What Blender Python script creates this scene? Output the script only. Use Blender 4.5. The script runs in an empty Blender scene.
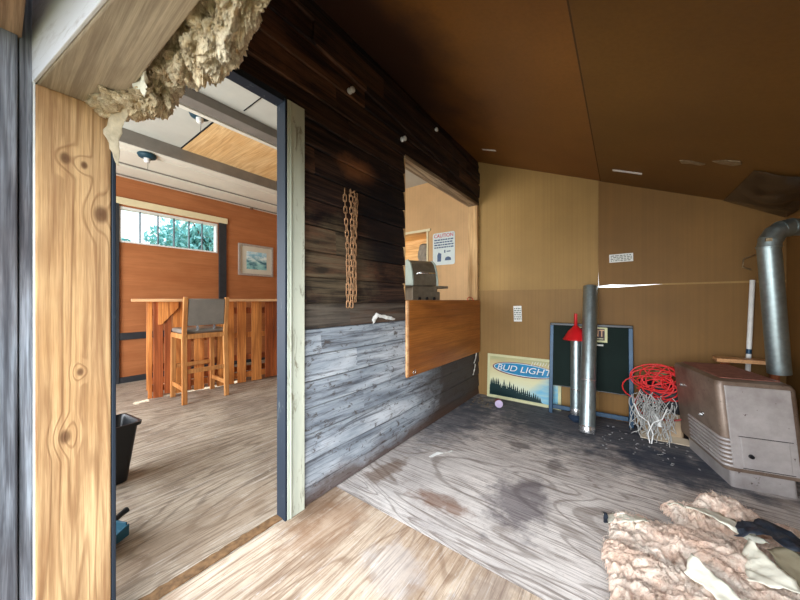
import bpy, bmesh, math, random
from mathutils import Vector, Matrix, noise, Euler
random.seed(7)
C = bpy.context.scene.collection
SC = bpy.context.scene
PI = math.pi

# ------------------------------------------------------------------ camera, light, exposure
YAW = math.atan(222/300)
cam = bpy.data.cameras.new('camera'); cam.sensor_width = 36; cam.lens = 300/800*36
cam.clip_start = 0.02
cam_o = bpy.data.objects.new('camera', cam); C.objects.link(cam_o)
cam_o.location = (1.325, 0, 1.07); cam_o.rotation_euler = (math.radians(90), 0, YAW)
SC.camera = cam_o

SC.view_settings.view_transform = 'Standard'; SC.view_settings.look = 'None'
SC.view_settings.gamma = 1; SC.view_settings.exposure = 0.45
SC.cycles.max_bounces = 10; SC.cycles.diffuse_bounces = 7
SC.cycles.sample_clamp_indirect = 8

w = bpy.data.worlds.new('sky'); SC.world = w; w.use_nodes = True
nt = w.node_tree; nt.nodes.clear()
wo = nt.nodes.new('ShaderNodeOutputWorld'); bg = nt.nodes.new('ShaderNodeBackground')
tc = nt.nodes.new('ShaderNodeTexCoord'); sp = nt.nodes.new('ShaderNodeSeparateXYZ')
cr = nt.nodes.new('ShaderNodeValToRGB')
cr.color_ramp.elements[0].position = 0.0; cr.color_ramp.elements[0].color = (0.93, 0.96, 1.0, 1)
cr.color_ramp.elements[1].position = 0.7; cr.color_ramp.elements[1].color = (0.62, 0.78, 1.0, 1)
nt.links.new(tc.outputs['Generated'], sp.inputs[0]); nt.links.new(sp.outputs['Z'], cr.inputs[0])
nt.links.new(cr.outputs[0], bg.inputs[0]); bg.inputs[1].default_value = 2.2
nt.links.new(bg.outputs[0], wo.inputs[0])

sun = bpy.data.lights.new('sun', 'SUN'); sun.energy = 7; sun.angle = math.radians(0.7); sun.color = (1, 0.95, 0.86)
sun_o = bpy.data.objects.new('sun', sun); C.objects.link(sun_o)
sun_o.rotation_euler = Vector((1.0, -0.10, -1.75)).to_track_quat('-Z', 'Y').to_euler()

def daylight(name, loc, direction, sx, sy, power, col=(0.93, 0.97, 1), spread=180):
    """added area lamp at an opening, boosting the light of the sky"""
    l = bpy.data.lights.new(name, 'AREA'); l.shape = 'RECTANGLE'; l.size = sx; l.size_y = sy
    l.energy = power; l.color = col; l.spread = math.radians(spread)
    o = bpy.data.objects.new(name, l); C.objects.link(o); o.location = loc
    o.rotation_euler = Vector(direction).to_track_quat('-Z', 'Y').to_euler()
    return l
daylight('fill_lamp_front_opening', (1.0, -0.35, 0.95), (-0.12, 1, -0.42), 1.6, 1.4, 29, spread=115)  # added lamp, aimed low and left so the back right stays dim
daylight('fill_lamp_bar_room', (-1.9, -1.10, 1.1), (0, 1, 0.0), 2.2, 1.8, 100)  # added lamp at a made-up doorway, brightening the bar room

# ------------------------------------------------------------------ node helpers
class NM:
    def __init__(s, name, rough=0.8, metallic=0.0, spec=0.3):
        s.m = bpy.data.materials.new(name); s.m.use_nodes = True
        s.t = s.m.node_tree; s.b = s.t.nodes['Principled BSDF']
        s.b.inputs['Roughness'].default_value = rough; s.b.inputs['Metallic'].default_value = metallic
        s.b.inputs['Specular IOR Level'].default_value = spec
        s.tc = s.t.nodes.new('ShaderNodeTexCoord'); s.co = s.tc.outputs['Object']
    def n(s, k): return s.t.nodes.new('ShaderNode' + k)
    def link(s, a, b): s.t.links.new(a, b)
    def put(s, v, inp):
        if hasattr(v, 'is_output') or isinstance(v, bpy.types.NodeSocket): s.link(v, inp)
        else:
            if isinstance(v, (tuple, list)) and len(v) == 3 and inp.type == 'RGBA': v = (*v, 1)
            inp.default_value = v
    def map(s, scale=(1, 1, 1), loc=(0, 0, 0), rot=(0, 0, 0), vec=None):
        m = s.n('Mapping'); s.link(vec or s.co, m.inputs[0])
        m.inputs['Location'].default_value = loc; m.inputs['Rotation'].default_value = rot
        m.inputs['Scale'].default_value = scale
        return m.outputs[0]
    def noise(s, vec=None, scale=5, detail=4, rough=0.55, dist=0.0):
        x = s.n('TexNoise'); s.link(vec or s.co, x.inputs['Vector'])
        x.inputs['Scale'].default_value = scale; x.inputs['Detail'].default_value = detail
        x.inputs['Roughness'].default_value = rough; x.inputs['Distortion'].default_value = dist
        return x.outputs['Fac']
    def voro(s, vec=None, scale=5):
        x = s.n('TexVoronoi'); s.link(vec or s.co, x.inputs['Vector']); x.inputs['Scale'].default_value = scale
        return x.outputs['Distance']
    def ramp(s, fac, stops, interp='LINEAR'):
        r = s.n('ValToRGB'); s.link(fac, r.inputs[0]); e = r.color_ramp.elements
        r.color_ramp.interpolation = interp
        while len(e) < len(stops): e.new(0.5)
        for k, (p, c) in enumerate(stops):
            if isinstance(c, (int, float)): c = (c, c, c)
            e[k].position = p; e[k].color = (*c, 1)
        return r.outputs[0]
    def mix(s, fac, a, b, mode='MIX'):
        x = s.n('MixRGB'); x.blend_type = mode
        s.put(fac, x.inputs[0]); s.put(a, x.inputs[1]); s.put(b, x.inputs[2])
        return x.outputs[0]
    def math(s, op, a, b=0.0, clamp=False):
        x = s.n('Math'); x.operation = op; x.use_clamp = clamp
        s.put(a, x.inputs[0]); s.put(b, x.inputs[1])
        return x.outputs[0]
    def sep(s, vec=None):
        x = s.n('SeparateXYZ'); s.link(vec or s.co, x.inputs[0]); return x.outputs
    def dist(s, p, scale=(1, 1, 1)):
        """distance from a point (object space) after scaling the axes"""
        v = s.n('VectorMath'); v.operation = 'SUBTRACT'; s.link(s.co, v.inputs[0]); v.inputs[1].default_value = p
        q = s.n('VectorMath'); q.operation = 'MULTIPLY'; s.link(v.outputs[0], q.inputs[0]); q.inputs[1].default_value = scale
        l = s.n('VectorMath'); l.operation = 'LENGTH'; s.link(q.outputs[0], l.inputs[0])
        return l.outputs['Value']
    def blob(s, p, r, wob=0.5, scale=(1, 1, 1), ns=7):
        """soft irregular mask 0..1 around a point"""
        d = s.dist(p, scale); n_ = s.noise(scale=ns, detail=5, rough=0.65)
        d2 = s.math('ADD', d, s.math('MULTIPLY', s.math('SUBTRACT', n_, 0.5), wob*r*2.4))
        return s.ramp(s.math('DIVIDE', d2, r), [(0.45, 1.0), (1.0, 0.0)])
    def color(s, c): s.put(c, s.b.inputs['Base Color']); return s
    def rough(s, r): s.put(r, s.b.inputs['Roughness']); return s
    def bump(s, h, strength=0.4, dist=0.01):
        x = s.n('Bump'); x.inputs['Strength'].default_value = strength; x.inputs['Distance'].default_value = dist
        s.link(h, x.inputs['Height']); s.link(x.outputs[0], s.b.inputs['Normal']); return s

def lin(r, g, b):
    f = lambda c: (c/255/12.92) if c/255 <= 0.04045 else ((c/255+0.055)/1.055)**2.4
    return (f(r), f(g), f(b))

def stretch(axis, k=0.06, s=1.0):
    v = [s, s, s]; v['xyz'.index(axis)] = s*k; return tuple(v)

def wood(name, axis, light, mid, dark, rings=14, fiber=90, rough=0.75, seed=0, knots=(), bump=0.35, contrast=0.5, kscale=None):
    m = NM(name, rough)
    L = (seed*3.7, seed*1.9, seed*5.3)
    low = m.noise(m.map(stretch(axis, 0.09, 1), L), 3.2, 3, 0.5, 0.3)
    if knots:
        acc = None
        for (p, r) in knots:
            d = m.dist(p, kscale or (1, 1, 1))
            g = m.ramp(m.math('DIVIDE', d, r*3.2), [(0, 1), (1, 0)], 'EASE')
            acc = g if acc is None else m.math('ADD', acc, g)
        low = m.math('ADD', low, m.math('MULTIPLY', acc, 0.07))
    ring = m.math('SINE', m.math('MULTIPLY', low, rings*6.28))
    ring = m.ramp(ring, [(0.0, 0.0), (0.55, 0.25), (1, 1.0)])
    fib = m.noise(m.map(stretch(axis, 0.025, 1), L), fiber, 4, 0.7)
    blot = m.noise(m.map(stretch(axis, 0.35, 1), L), 4.5, 5, 0.6)
    c = m.ramp(blot, [(0.3, mid), (0.6, light)])
    streak = m.noise(m.map(stretch(axis, 0.05, 1), L), 28, 5, 0.7, 0.4)
    c = m.mix(m.math('MULTIPLY', ring, contrast*0.75), c, dark)
    c = m.mix(m.ramp(streak, [(0.36, contrast*0.9), (0.56, 0.0)]), c, dark)
    c = m.mix(m.ramp(fib, [(0.42, 0.55*contrast+0.1), (0.56, 0.0)]), c, dark)
    for (p, r) in knots:
        d = m.dist(p, kscale or (1, 1, 1))
        k = m.ramp(m.math('DIVIDE', d, r), [(0.0, 0.9), (0.55, 0.75), (1.0, 0.0)])
        c = m.mix(k, c, (dark[0]*0.45, dark[1]*0.4, dark[2]*0.4))
    m.color(c)
    m.bump(m.math('ADD', m.math('MULTIPLY', ring, 0.5), fib), bump, 0.004)
    m.c = c
    return m

def plain(name, col, rough=0.6, metallic=0.0, var=0.15, scale=9, spec=0.4, bump=0.0):
    m = NM(name, rough, metallic, spec)
    n_ = m.noise(scale=scale, detail=5, rough=0.6)
    a = tuple(c*(1-var) for c in col); b = tuple(min(1, c*(1+var)) for c in col)
    m.color(m.ramp(n_, [(0.3, a), (0.7, b)]))
    if bump: m.bump(n_, bump, 0.01)
    return m.m

# ------------------------------------------------------------------ mesh helpers
class MB:
    def __init__(s): s.v = []; s.f = []; s.smooth = []
    def add(s, vs, fs, sm=False, M=None):
        o = len(s.v)
        s.v += [tuple(M @ Vector(v)) if M else tuple(v) for v in vs]
        s.f += [tuple(o+i for i in f) for f in fs]; s.smooth += [sm]*len(fs)
        return s
    def box(s, lo, hi, M=None):
        (a, b, c), (d, e, f) = lo, hi
        vs = [(a,b,c),(d,b,c),(d,e,c),(a,e,c),(a,b,f),(d,b,f),(d,e,f),(a,e,f)]
        return s.add(vs, [(0,3,2,1),(4,5,6,7),(0,1,5,4),(1,2,6,5),(2,3,7,6),(3,0,4,7)], False, M)
    def hexa(s, vs): return s.add(vs, [(0,3,2,1),(4,5,6,7),(0,1,5,4),(1,2,6,5),(2,3,7,6),(3,0,4,7)])
    def beam(s, p0, p1, w, h, up=(0, 0, 1)):
        p0, p1 = Vector(p0), Vector(p1); t = (p1-p0).normalized(); u = Vector(up)
        r = t.cross(u)
        if r.length < 1e-4: r = t.cross(Vector((1, 0, 0)))
        r.normalize(); u = r.cross(t)
        vs = [p + r*a*w/2 + u*b*h/2 for p in (p0, p1) for a, b in ((-1,-1),(1,-1),(1,1),(-1,1))]
        return s.add(vs, [(0,1,2,3),(7,6,5,4),(0,4,5,1),(1,5,6,2),(2,6,7,3),(3,7,4,0)])
    def prism(s, poly, lo, hi, axis='y', M=None):
        n = len(poly)
        def P(a, b, c): return {'y': (a, c, b), 'x': (c, a, b), 'z': (a, b, c)}[axis]
        vs = [P(a, b, lo) for a, b in poly] + [P(a, b, hi) for a, b in poly]
        fs = [tuple(range(n)), tuple(range(2*n-1, n-1, -1))]
        fs += [(i, i+n, (i+1) % n+n, (i+1) % n) for i in range(n)]
        return s.add(vs, fs, False, M)
    def tube(s, path, r, n=10, closed=False, caps=True, M=None, sm=True):
        P = [Vector(p) for p in path]; k = len(P); rs = r if isinstance(r, (list, tuple)) else [r]*k
        vs = []; prev = None
        for i in range(k):
            if closed: t = P[(i+1) % k]-P[i-1]
            else: t = P[min(i+1, k-1)]-P[max(i-1, 0)]
            t.normalize()
            if prev is None:
                a = Vector((0, 0, 1)) if abs(t.z) < 0.9 else Vector((1, 0, 0))
                u = t.cross(a).normalized()
            else:
                u = (prev - t*prev.dot(t)).normalized()
            prev = u; w_ = t.cross(u)
            vs += [P[i]+(u*math.cos(2*PI*j/n)+w_*math.sin(2*PI*j/n))*rs[i] for j in range(n)]
        fs = []
        for i in range(k if closed else k-1):
            i2 = (i+1) % k
            fs += [(i*n+j, i*n+(j+1) % n, i2*n+(j+1) % n, i2*n+j) for j in range(n)]
        s.add(vs, fs, sm, M)
        if caps and not closed:
            s.add([vs[j] for j in range(n)][::-1], [tuple(range(n))], False, M)
            s.add([vs[(k-1)*n+j] for j in range(n)], [tuple(range(n))], False, M)
        return s
    def lathe(s, prof, n=24, M=None, sm=True):
        vs = []; k = len(prof)
        for r, z in prof: vs += [(r*math.cos(2*PI*j/n), r*math.sin(2*PI*j/n), z) for j in range(n)]
        fs = [(i*n+j, i*n+(j+1) % n, (i+1)*n+(j+1) % n, (i+1)*n+j) for i in range(k-1) for j in range(n)]
        return s.add(vs, fs, sm, M)
    def grid(s, nx, ny, fn, M=None, sm=True):
        vs = [fn(i/nx, j/ny) for i in range(nx+1) for j in range(ny+1)]
        fs = [(i*(ny+1)+j, (i+1)*(ny+1)+j, (i+1)*(ny+1)+j+1, i*(ny+1)+j+1) for i in range(nx) for j in range(ny)]
        return s.add(vs, fs, sm, M)

def build(name, mb, mat, parent=None, bev=0.0, solid=0.0, auto=None, loc=None, sub=0):
    me = bpy.data.meshes.new(name); me.from_pydata([tuple(v) for v in mb.v], [], mb.f); me.update()
    bm = bmesh.new(); bm.from_mesh(me); bmesh.ops.recalc_face_normals(bm, faces=bm.faces); bm.to_mesh(me); bm.free()
    me.polygons.foreach_set('use_smooth', mb.smooth)
    o = bpy.data.objects.new(name, me); C.objects.link(o)
    if mat: me.materials.append(mat.m if isinstance(mat, NM) else mat)
    if auto: me.shade_smooth(); me.set_sharp_from_angle(angle=math.radians(auto))
    if solid:
        md = o.modifiers.new('solid', 'SOLIDIFY'); md.thickness = solid; md.offset = 0
    if bev:
        md = o.modifiers.new('bevel', 'BEVEL'); md.width = bev; md.segments = 2; md.limit_method = 'ANGLE'
    if sub:
        md = o.modifiers.new('sub', 'SUBSURF'); md.levels = sub; md.render_levels = sub
    if parent: o.parent = parent
    if loc: o.location = loc
    return o
def tag(o, label=None, cat=None, group=None, kind=None):
    if label: o['label'] = label
    if cat: o['category'] = cat
    if group: o['group'] = group
    if kind: o['kind'] = kind
    return o
def thing(name, label, cat, loc=(0, 0, 0), rz=0, group=None, kind=None):
    o = bpy.data.objects.new(name, None); C.objects.link(o); o.empty_display_size = 0.1
    o.location = loc; o.rotation_euler = (0, 0, rz)
    return tag(o, label, cat, group, kind)
def struct(name, mb, mat, parent=None, **k):
    o = build(name, mb, mat, parent, **k)
    if not parent: o['kind'] = 'structure'
    return o
def text(name, body, size, mat, parent, loc, rot=(PI/2, 0, 0), extrude=0.001, shear=0.0, sx=1.0, bold=0.0):
    cu = bpy.data.curves.new(name, 'FONT'); cu.body = body; cu.size = size; cu.extrude = extrude
    cu.align_x = 'CENTER'; cu.align_y = 'CENTER'; cu.shear = shear; cu.offset = bold
    t = bpy.data.objects.new('tmp', cu); C.objects.link(t)
    dg = bpy.context.evaluated_depsgraph_get()
    me = bpy.data.meshes.new_from_object(t.evaluated_get(dg)); bpy.data.objects.remove(t)
    me.materials.clear(); me.materials.append(mat)
    o = bpy.data.objects.new(name, me); C.objects.link(o); o.parent = parent
    o.location = loc; o.rotation_euler = rot; o.scale = (sx, 1, 1)
    return o

# ------------------------------------------------------------------ materials
def siding_material():
    m = NM('burnt_and_whitewashed_siding', 0.7)
    xyz = m.sep(); y, z = xyz[1], xyz[2]
    # a random number for every board length
    row = m.math('FLOOR', m.math('DIVIDE', m.math('SUBTRACT', z, 0.087), 0.138))
    wn = m.n('TexWhiteNoise'); wn.noise_dimensions = '1D'; m.link(row, wn.inputs['W'])
    shift = m.math('MULTIPLY', wn.outputs['Value'], 3.0)
    col = m.math('FLOOR', m.math('DIVIDE', m.math('ADD', y, shift), 1.35))
    wn2 = m.n('TexWhiteNoise'); wn2.noise_dimensions = '2D'
    cb = m.n('CombineXYZ'); m.link(row, cb.inputs[0]); m.link(col, cb.inputs[1]); m.link(cb.outputs[0], wn2.inputs['Vector'])
    rnd = wn2.outputs['Value']
    off = m.n('CombineXYZ'); m.link(m.math('MULTIPLY', rnd, 7.0), off.inputs[0]); m.link(m.math('MULTIPLY', rnd, 31.0), off.inputs[1]); m.link(z, off.inputs[2])
    cv = m.n('VectorMath'); cv.operation = 'ADD'; m.link(m.co, cv.inputs[0])
    cz = m.n('CombineXYZ'); m.link(m.math('MULTIPLY', rnd, 31.0), cz.inputs[1]); m.link(cz.outputs[0], cv.inputs[1])
    v = cv.outputs[0]
    grain = m.noise(m.map((1, 0.05, 1), vec=v), 34, 6, 0.7, 0.6)
    fine = m.noise(m.map((1, 0.03, 1), vec=v), 130, 3, 0.6)
    mid = m.noise(m.map((1, 0.25, 1), vec=v), 6, 6, 0.65, 0.4)
    # charred boards
    base = m.ramp(rnd, [(0.0, lin(21, 17, 21)), (0.35, lin(34, 25, 25)), (0.65, lin(70, 48, 38)), (1.0, lin(128, 90, 66))])
    dark = m.mix(m.ramp(mid, [(0.42, 0.95), (0.58, 0.0)]), base, lin(13, 13, 20))
    dark = m.mix(m.ramp(grain, [(0.42, 0.0), (0.75, 0.65)]), dark, lin(112, 82, 64))
    dark = m.mix(m.ramp(fine, [(0.35, 0.6), (0.55, 0.0)]), dark, lin(12, 10, 11))
    # a paler worn zone in the middle heights near the door
    worn = m.math('MULTIPLY', m.blob((0, 1.15, 1.25), 0.42, 0.7, (1, 1, 1.3)), m.ramp(grain, [(0.4, 0.15), (0.62, 0.75)]))
    dark = m.mix(worn, dark, lin(118, 106, 84))
    rust = m.math('MULTIPLY', m.blob((0, 1.35, 1.88), 0.16, 0.6, (1, 0.8, 1.8)), 0.6)
    dark = m.mix(rust, dark, lin(150, 96, 58))
    soot = m.blob((0, 1.62, 1.62), 0.36, 0.6, (1, 1.0, 0.8))
    dark = m.mix(m.math('MULTIPLY', soot, 0.8), dark, lin(12, 13, 20))
    # whitewashed boards at the foot
    white = m.ramp(mid, [(0.3, lin(108, 118, 130)), (0.5, lin(162, 172, 182)), (0.7, lin(208, 214, 220))])
    white = m.mix(m.ramp(grain, [(0.50, 0.0), (0.64, 0.8)]), white, lin(58, 58, 66))
    white = m.mix(m.ramp(fine, [(0.34, 0.4), (0.46, 0.0)]), white, lin(60, 60, 66))
    peel = m.noise(m.map((1, 0.5, 1), vec=v), 26, 6, 0.75, 0.8)
    white = m.mix(m.ramp(peel, [(0.56, 0.0), (0.62, 0.85)]), white, lin(78, 70, 64))
    # white boards turn darker towards the corner and along the floor
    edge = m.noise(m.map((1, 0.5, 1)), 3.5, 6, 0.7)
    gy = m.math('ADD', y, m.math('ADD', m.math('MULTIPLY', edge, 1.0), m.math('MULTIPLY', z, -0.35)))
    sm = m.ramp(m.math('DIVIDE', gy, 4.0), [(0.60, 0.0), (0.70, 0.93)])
    darkcol = m.mix(grain, lin(36, 30, 28), lin(84, 70, 60))
    white = m.mix(sm, white, darkcol)
    foot = m.math('ADD', z, m.math('MULTIPLY', edge, 0.30))
    white = m.mix(m.ramp(foot, [(0.18, 0.85), (0.27, 0.0)]), white, lin(84, 62, 50))
    zz = m.math('ADD', z, m.math('MULTIPLY', m.math('SUBTRACT', edge, 0.5), 0.01))
    sel = m.ramp(zz, [(0.912, 0.0), (0.918, 1.0)])
    c = m.mix(sel, white, dark)
    # greyed board just over the white ones
    zb = m.math('MULTIPLY', m.ramp(m.math('ABSOLUTE', m.math('SUBTRACT', z, 0.985)), [(0.05, 1), (0.075, 0)]), m.ramp(grain, [(0.38, 0.2), (0.6, 0.75)]))
    c = m.mix(m.math('MULTIPLY', zb, sel), c, lin(104, 98, 90))
    m.color(c); m.rough(m.ramp(mid, [(0.3, 0.45), (0.7, 0.8)]))
    m.bump(m.math('ADD', grain, m.math('MULTIPLY', fine, 0.5)), 0.5, 0.005)
    return m

def ply_floor(name, axis, light, mid, dark, stains=(), seed=0, wave=26):
    m = NM(name, 0.62)
    L = (seed*2.3, seed*4.1, 0)
    low = m.noise(m.map(stretch(axis, 0.22, 1), L), 1.7, 3, 0.55, 0.8)
    ring = m.math('SINE', m.math('MULTIPLY', low, wave*6.28))
    ring = m.ramp(ring, [(0.0, 0.0), (0.62, 0.15), (0.95, 1.0)])
    fib = m.noise(m.map(stretch(axis, 0.02, 1), L), 120, 4, 0.7)
    mott = m.noise(m.map((1, 1, 1), L), 2.2, 6, 0.65)
    spk = m.noise(m.map(stretch(axis, 0.3, 1), L), 45, 6, 0.75)
    st_ = m.noise(m.map(stretch(axis, 0.05, 1), L), 62, 5, 0.75, 0.8)
    c = m.ramp(mott, [(0.34, mid), (0.52, light), (0.68, tuple(min(1, a*1.22+0.02) for a in light))])
    c = m.mix(m.math('MULTIPLY', ring, 0.5), c, dark)
    c = m.mix(m.ramp(fib, [(0.38, 0.6), (0.5, 0.0)]), c, dark)
    c = m.mix(m.ramp(st_, [(0.34, 0.7), (0.48, 0.0)]), c, dark)
    c = m.mix(m.ramp(st_, [(0.55, 0.0), (0.68, 0.6)]), c, lin(226, 220, 214))
    c = m.mix(m.ramp(spk, [(0.60, 0.0), (0.70, 0.6)]), c, lin(232, 228, 224))
    c = m.mix(m.ramp(spk, [(0.30, 0.6), (0.40, 0.0)]), c, dark)
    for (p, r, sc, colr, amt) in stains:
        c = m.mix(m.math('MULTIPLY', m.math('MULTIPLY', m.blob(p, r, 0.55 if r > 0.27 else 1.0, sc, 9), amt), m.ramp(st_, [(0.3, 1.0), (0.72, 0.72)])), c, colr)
    m.color(c); m.bump(m.math('ADD', fib, m.math('MULTIPLY', ring, 0.6)), 0.3, 0.004); m.cc = c
    return m

def cardboard(name, col, seed=0, rough=0.62):
    m = NM(name, rough, spec=0.35)
    x = m.noise(m.map((60, 60, 0.4), (seed, 0, 0)), 1.0, 3, 0.6)
    b = m.noise(scale=1.6, detail=6, rough=0.6)
    c = m.ramp(b, [(0.3, tuple(a*0.84 for a in col)), (0.7, tuple(a*1.1 for a in col))])
    c = m.mix(m.ramp(x, [(0.35, 0.22), (0.6, 0.0)]), c, tuple(a*0.55 for a in col))
    spot = m.noise(scale=22, detail=6, rough=0.75)
    c = m.mix(m.ramp(spot, [(0.68, 0.0), (0.76, 0.5)]), c, tuple(a*0.45 for a in col))
    m.color(c); m.bump(x, 0.12, 0.003)
    return m

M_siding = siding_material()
M_post = wood('pine_post', 'z', lin(220, 184, 136), lin(198, 154, 104), lin(130, 88, 54), rings=22, contrast=0.6,
              knots=[((0, 0.124, 1.49), 0.013), ((0, 0.163, 1.483), 0.009), ((0, 0.124, 0.665), 0.015),
                     ((0, 0.20, 1.34), 0.020), ((0, 0.155, 0.851), 0.009)], kscale=(0.2, 1, 0.6))
M_header = wood('weathered_header', 'x', lin(206, 190, 166), lin(176, 158, 134), lin(112, 96, 82), rings=9, seed=2, contrast=0.5,
                knots=[((0.55, 0.12, 1.68), 0.010)])
M_greyboard = wood('grey_weathered_board', 'z', lin(176, 184, 194), lin(136, 126, 124), lin(46, 44, 50), rings=12, seed=3, contrast=0.8)
M_brownboard = wood('brown_weathered_board', 'x', lin(196, 160, 128), lin(160, 122, 90), lin(92, 64, 46), rings=8, seed=4, contrast=0.6)
M_orange = wood('orange_stained_panelling', 'y', lin(184, 118, 74), lin(170, 104, 62), lin(130, 76, 44), rings=3, seed=5, contrast=0.18, bump=0.1, rough=0.5)
M_hatchply = wood('varnished_hatch_plywood', 'y', lin(186, 116, 52), lin(166, 96, 38), lin(104, 56, 22), rings=5, seed=6, contrast=0.4, rough=0.38)
M_ply_ceiling = wood('bare_plywood', 'x', lin(246, 214, 158), lin(236, 192, 130), lin(186, 132, 78), rings=16, seed=7, contrast=0.42)
M_barwood = wood('bar_slat_wood', 'z', lin(226, 150, 80), lin(196, 114, 52), lin(126, 62, 26), rings=8, seed=8, contrast=0.5, rough=0.45)
M_barwood_dark = wood('reddish_slat_wood', 'z', lin(176, 96, 50), lin(150, 76, 38), lin(92, 42, 20), rings=8, seed=9, contrast=0.5, rough=0.45)
M_bartop = wood('bar_top_wood', 'y', lin(240, 192, 142), lin(222, 168, 118), lin(160, 102, 62), rings=7, seed=10, contrast=0.4, rough=0.35)
M_stoolwood = wood('stool_wood', 'z', lin(216, 156, 96), lin(192, 126, 68), lin(138, 80, 40), rings=6, seed=11, contrast=0.4, rough=0.4)
M_stud = wood('pale_stud', 'z', lin(226, 190, 140), lin(204, 162, 108), lin(140, 98, 58), rings=8, seed=12, contrast=0.5)
M_hatchhead = wood('worn_hatch_lintel', 'y', lin(190, 170, 140), lin(160, 136, 106), lin(84, 64, 48), rings=8, seed=13, contrast=0.75)
M_cream_lintel = plain('cream_painted_wood', lin(232, 218, 178), 0.6, var=0.06)
M_darktrim = plain('charcoal_trim', lin(48, 50, 54), 0.5, var=0.2)
M_card_wall = cardboard('cardboard_wall', lin(160, 126, 72))
M_card_right = cardboard('darker_shaded_cardboard', lin(128, 92, 44), 7)  # own darker brown, plus the dim right end's shade put into the colour
M_card_ceiling = cardboard('cardboard_ceiling', lin(124, 80, 34), 3, 0.5)
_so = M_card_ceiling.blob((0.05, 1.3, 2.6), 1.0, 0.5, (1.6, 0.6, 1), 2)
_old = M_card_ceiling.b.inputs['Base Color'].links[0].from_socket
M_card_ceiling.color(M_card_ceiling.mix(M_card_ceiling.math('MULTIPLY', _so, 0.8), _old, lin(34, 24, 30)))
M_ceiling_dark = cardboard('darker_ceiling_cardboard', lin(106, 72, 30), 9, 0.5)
M_card_low = cardboard('dull_lower_cardboard', lin(146, 112, 64), 11)
M_card_bar = cardboard('tan_fibreboard', lin(214, 172, 122), 5)
M_cream = plain('white_painted_board', lin(226, 222, 208), 0.6, var=0.06, scale=3)
M_foam = plain('grey_foam_panel', lin(196, 196, 186), 0.8, var=0.08, scale=3)
M_greybeam = plain('grey_beam_side', lin(128, 122, 114), 0.7, var=0.15, scale=5)
M_white = plain('off_white', lin(230, 230, 226), 0.6, var=0.08, scale=20)
M_ext = plain('outside_siding', lin(170, 160, 145), 0.8)
M_roof = plain('roof_felt', lin(90, 88, 86), 0.9)
M_ground = NM('grassy_ground', 0.95); M_ground.color(M_ground.ramp(M_ground.noise(scale=3, detail=8, rough=0.7), [(0.35, lin(66, 78, 44)), (0.7, lin(112, 108, 80))]))

m = NM('worn_trim_paint', 0.6)
n1 = m.noise(m.map((1, 1, 0.25)), 26, 6, 0.7, 0.5); n2 = m.noise(m.map((1, 1, 0.15)), 5, 4, 0.6)
c = m.ramp(n2, [(0.3, lin(164, 172, 158)), (0.65, lin(212, 216, 198))])
c = m.mix(m.ramp(n1, [(0.58, 0.0), (0.68, 0.8)]), c, lin(118, 110, 88)); m.color(c).bump(n1, 0.3, 0.003); M_trim = m
m = NM('blue_black_jamb_paint', 0.5)
n1 = m.noise(m.map((1, 1, 0.3)), 22, 6, 0.7, 0.5)
m.color(m.mix(m.ramp(n1, [(0.62, 0.0), (0.72, 0.8)]), lin(34, 44, 56), lin(112, 120, 118))); M_jamb = m
m = NM('sky_lit_header_face', 0.7)  # whiter material for the front face; outdoor light is put into its colour
n1 = m.noise(m.map((0.12, 1, 1)), 30, 6, 0.7, 0.5)
m.color(m.mix(m.ramp(n1, [(0.5, 0.0), (0.72, 0.55)]), lin(226, 224, 226), lin(150, 134, 120))); M_headface = m

def metal(name, col, rough=0.35, spots=0.2, dirt=(0.05, 0.045, 0.04)):
    m = NM(name, rough, 0.9)
    n1 = m.noise(scale=30, detail=5, rough=0.7); n2 = m.voro(scale=45)
    c = m.ramp(n1, [(0.3, tuple(a*0.75 for a in col)), (0.7, col)])
    c = m.mix(m.math('MULTIPLY', m.ramp(n2, [(0.2, 1), (0.6, 0)]), spots), c, tuple(min(1, a*1.35) for a in col))
    m.color(c); m.rough(m.ramp(n1, [(0.3, rough*0.8), (0.7, rough*1.4)]))
    return m.m
M_galv = metal('galvanised_steel', (0.36, 0.43, 0.44), 0.36)
M_chrome = metal('bright_metal', (0.75, 0.76, 0.76), 0.2)
M_rusty = plain('rusty_tan_iron', lin(176, 136, 100), 0.6, 0.35, 0.3, 60)
M_heater = NM('brown_heater_enamel', 0.42, 0.25, 0.5)
_n = M_heater.noise(scale=7, detail=7, rough=0.7); _s = M_heater.noise(scale=55, detail=3, rough=0.6)
_c = M_heater.ramp(_n, [(0.3, lin(96, 78, 66)), (0.7, lin(138, 120, 106))])
_c = M_heater.mix(M_heater.ramp(_s, [(0.66, 0.0), (0.72, 0.8)]), _c, lin(58, 42, 36)); M_heater.color(_c)
M_heater_face = NM('silvery_brown_enamel', 0.45, 0.25, 0.5)
_n = M_heater_face.noise(scale=5, detail=7, rough=0.7); _s = M_heater_face.noise(scale=34, detail=3, rough=0.6)
_c = M_heater_face.ramp(_n, [(0.3, lin(150, 142, 140)), (0.7, lin(190, 184, 182))])
_c = M_heater_face.mix(M_heater_face.ramp(_s, [(0.67, 0.0), (0.72, 0.8)]), _c, lin(74, 56, 50)); M_heater_face.color(_c)
M_grille = plain('brown_grille', lin(150, 100, 86), 0.5, 0.4, 0.3, 30)
M_black = plain('black_plastic', lin(22, 24, 28), 0.35, var=0.2)
M_blackhole = plain('dark_gap', lin(14, 12, 12), 0.9)
M_blue = plain('blue_painted_tube', lin(16, 56, 82), 0.35, 0.2, 0.25, 12)
M_teal_dark = plain('dark_green_board', lin(14, 30, 26), 0.5, 0.0, 0.2, 5, 0.06)
M_red = plain('red_plastic', lin(196, 24, 30), 0.4, var=0.15)
M_redcord = plain('red_cord', lin(214, 44, 44), 0.4, var=0.15)
M_string = plain('grey_white_string', lin(176, 176, 172), 0.9, var=0.2, scale=40)
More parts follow.
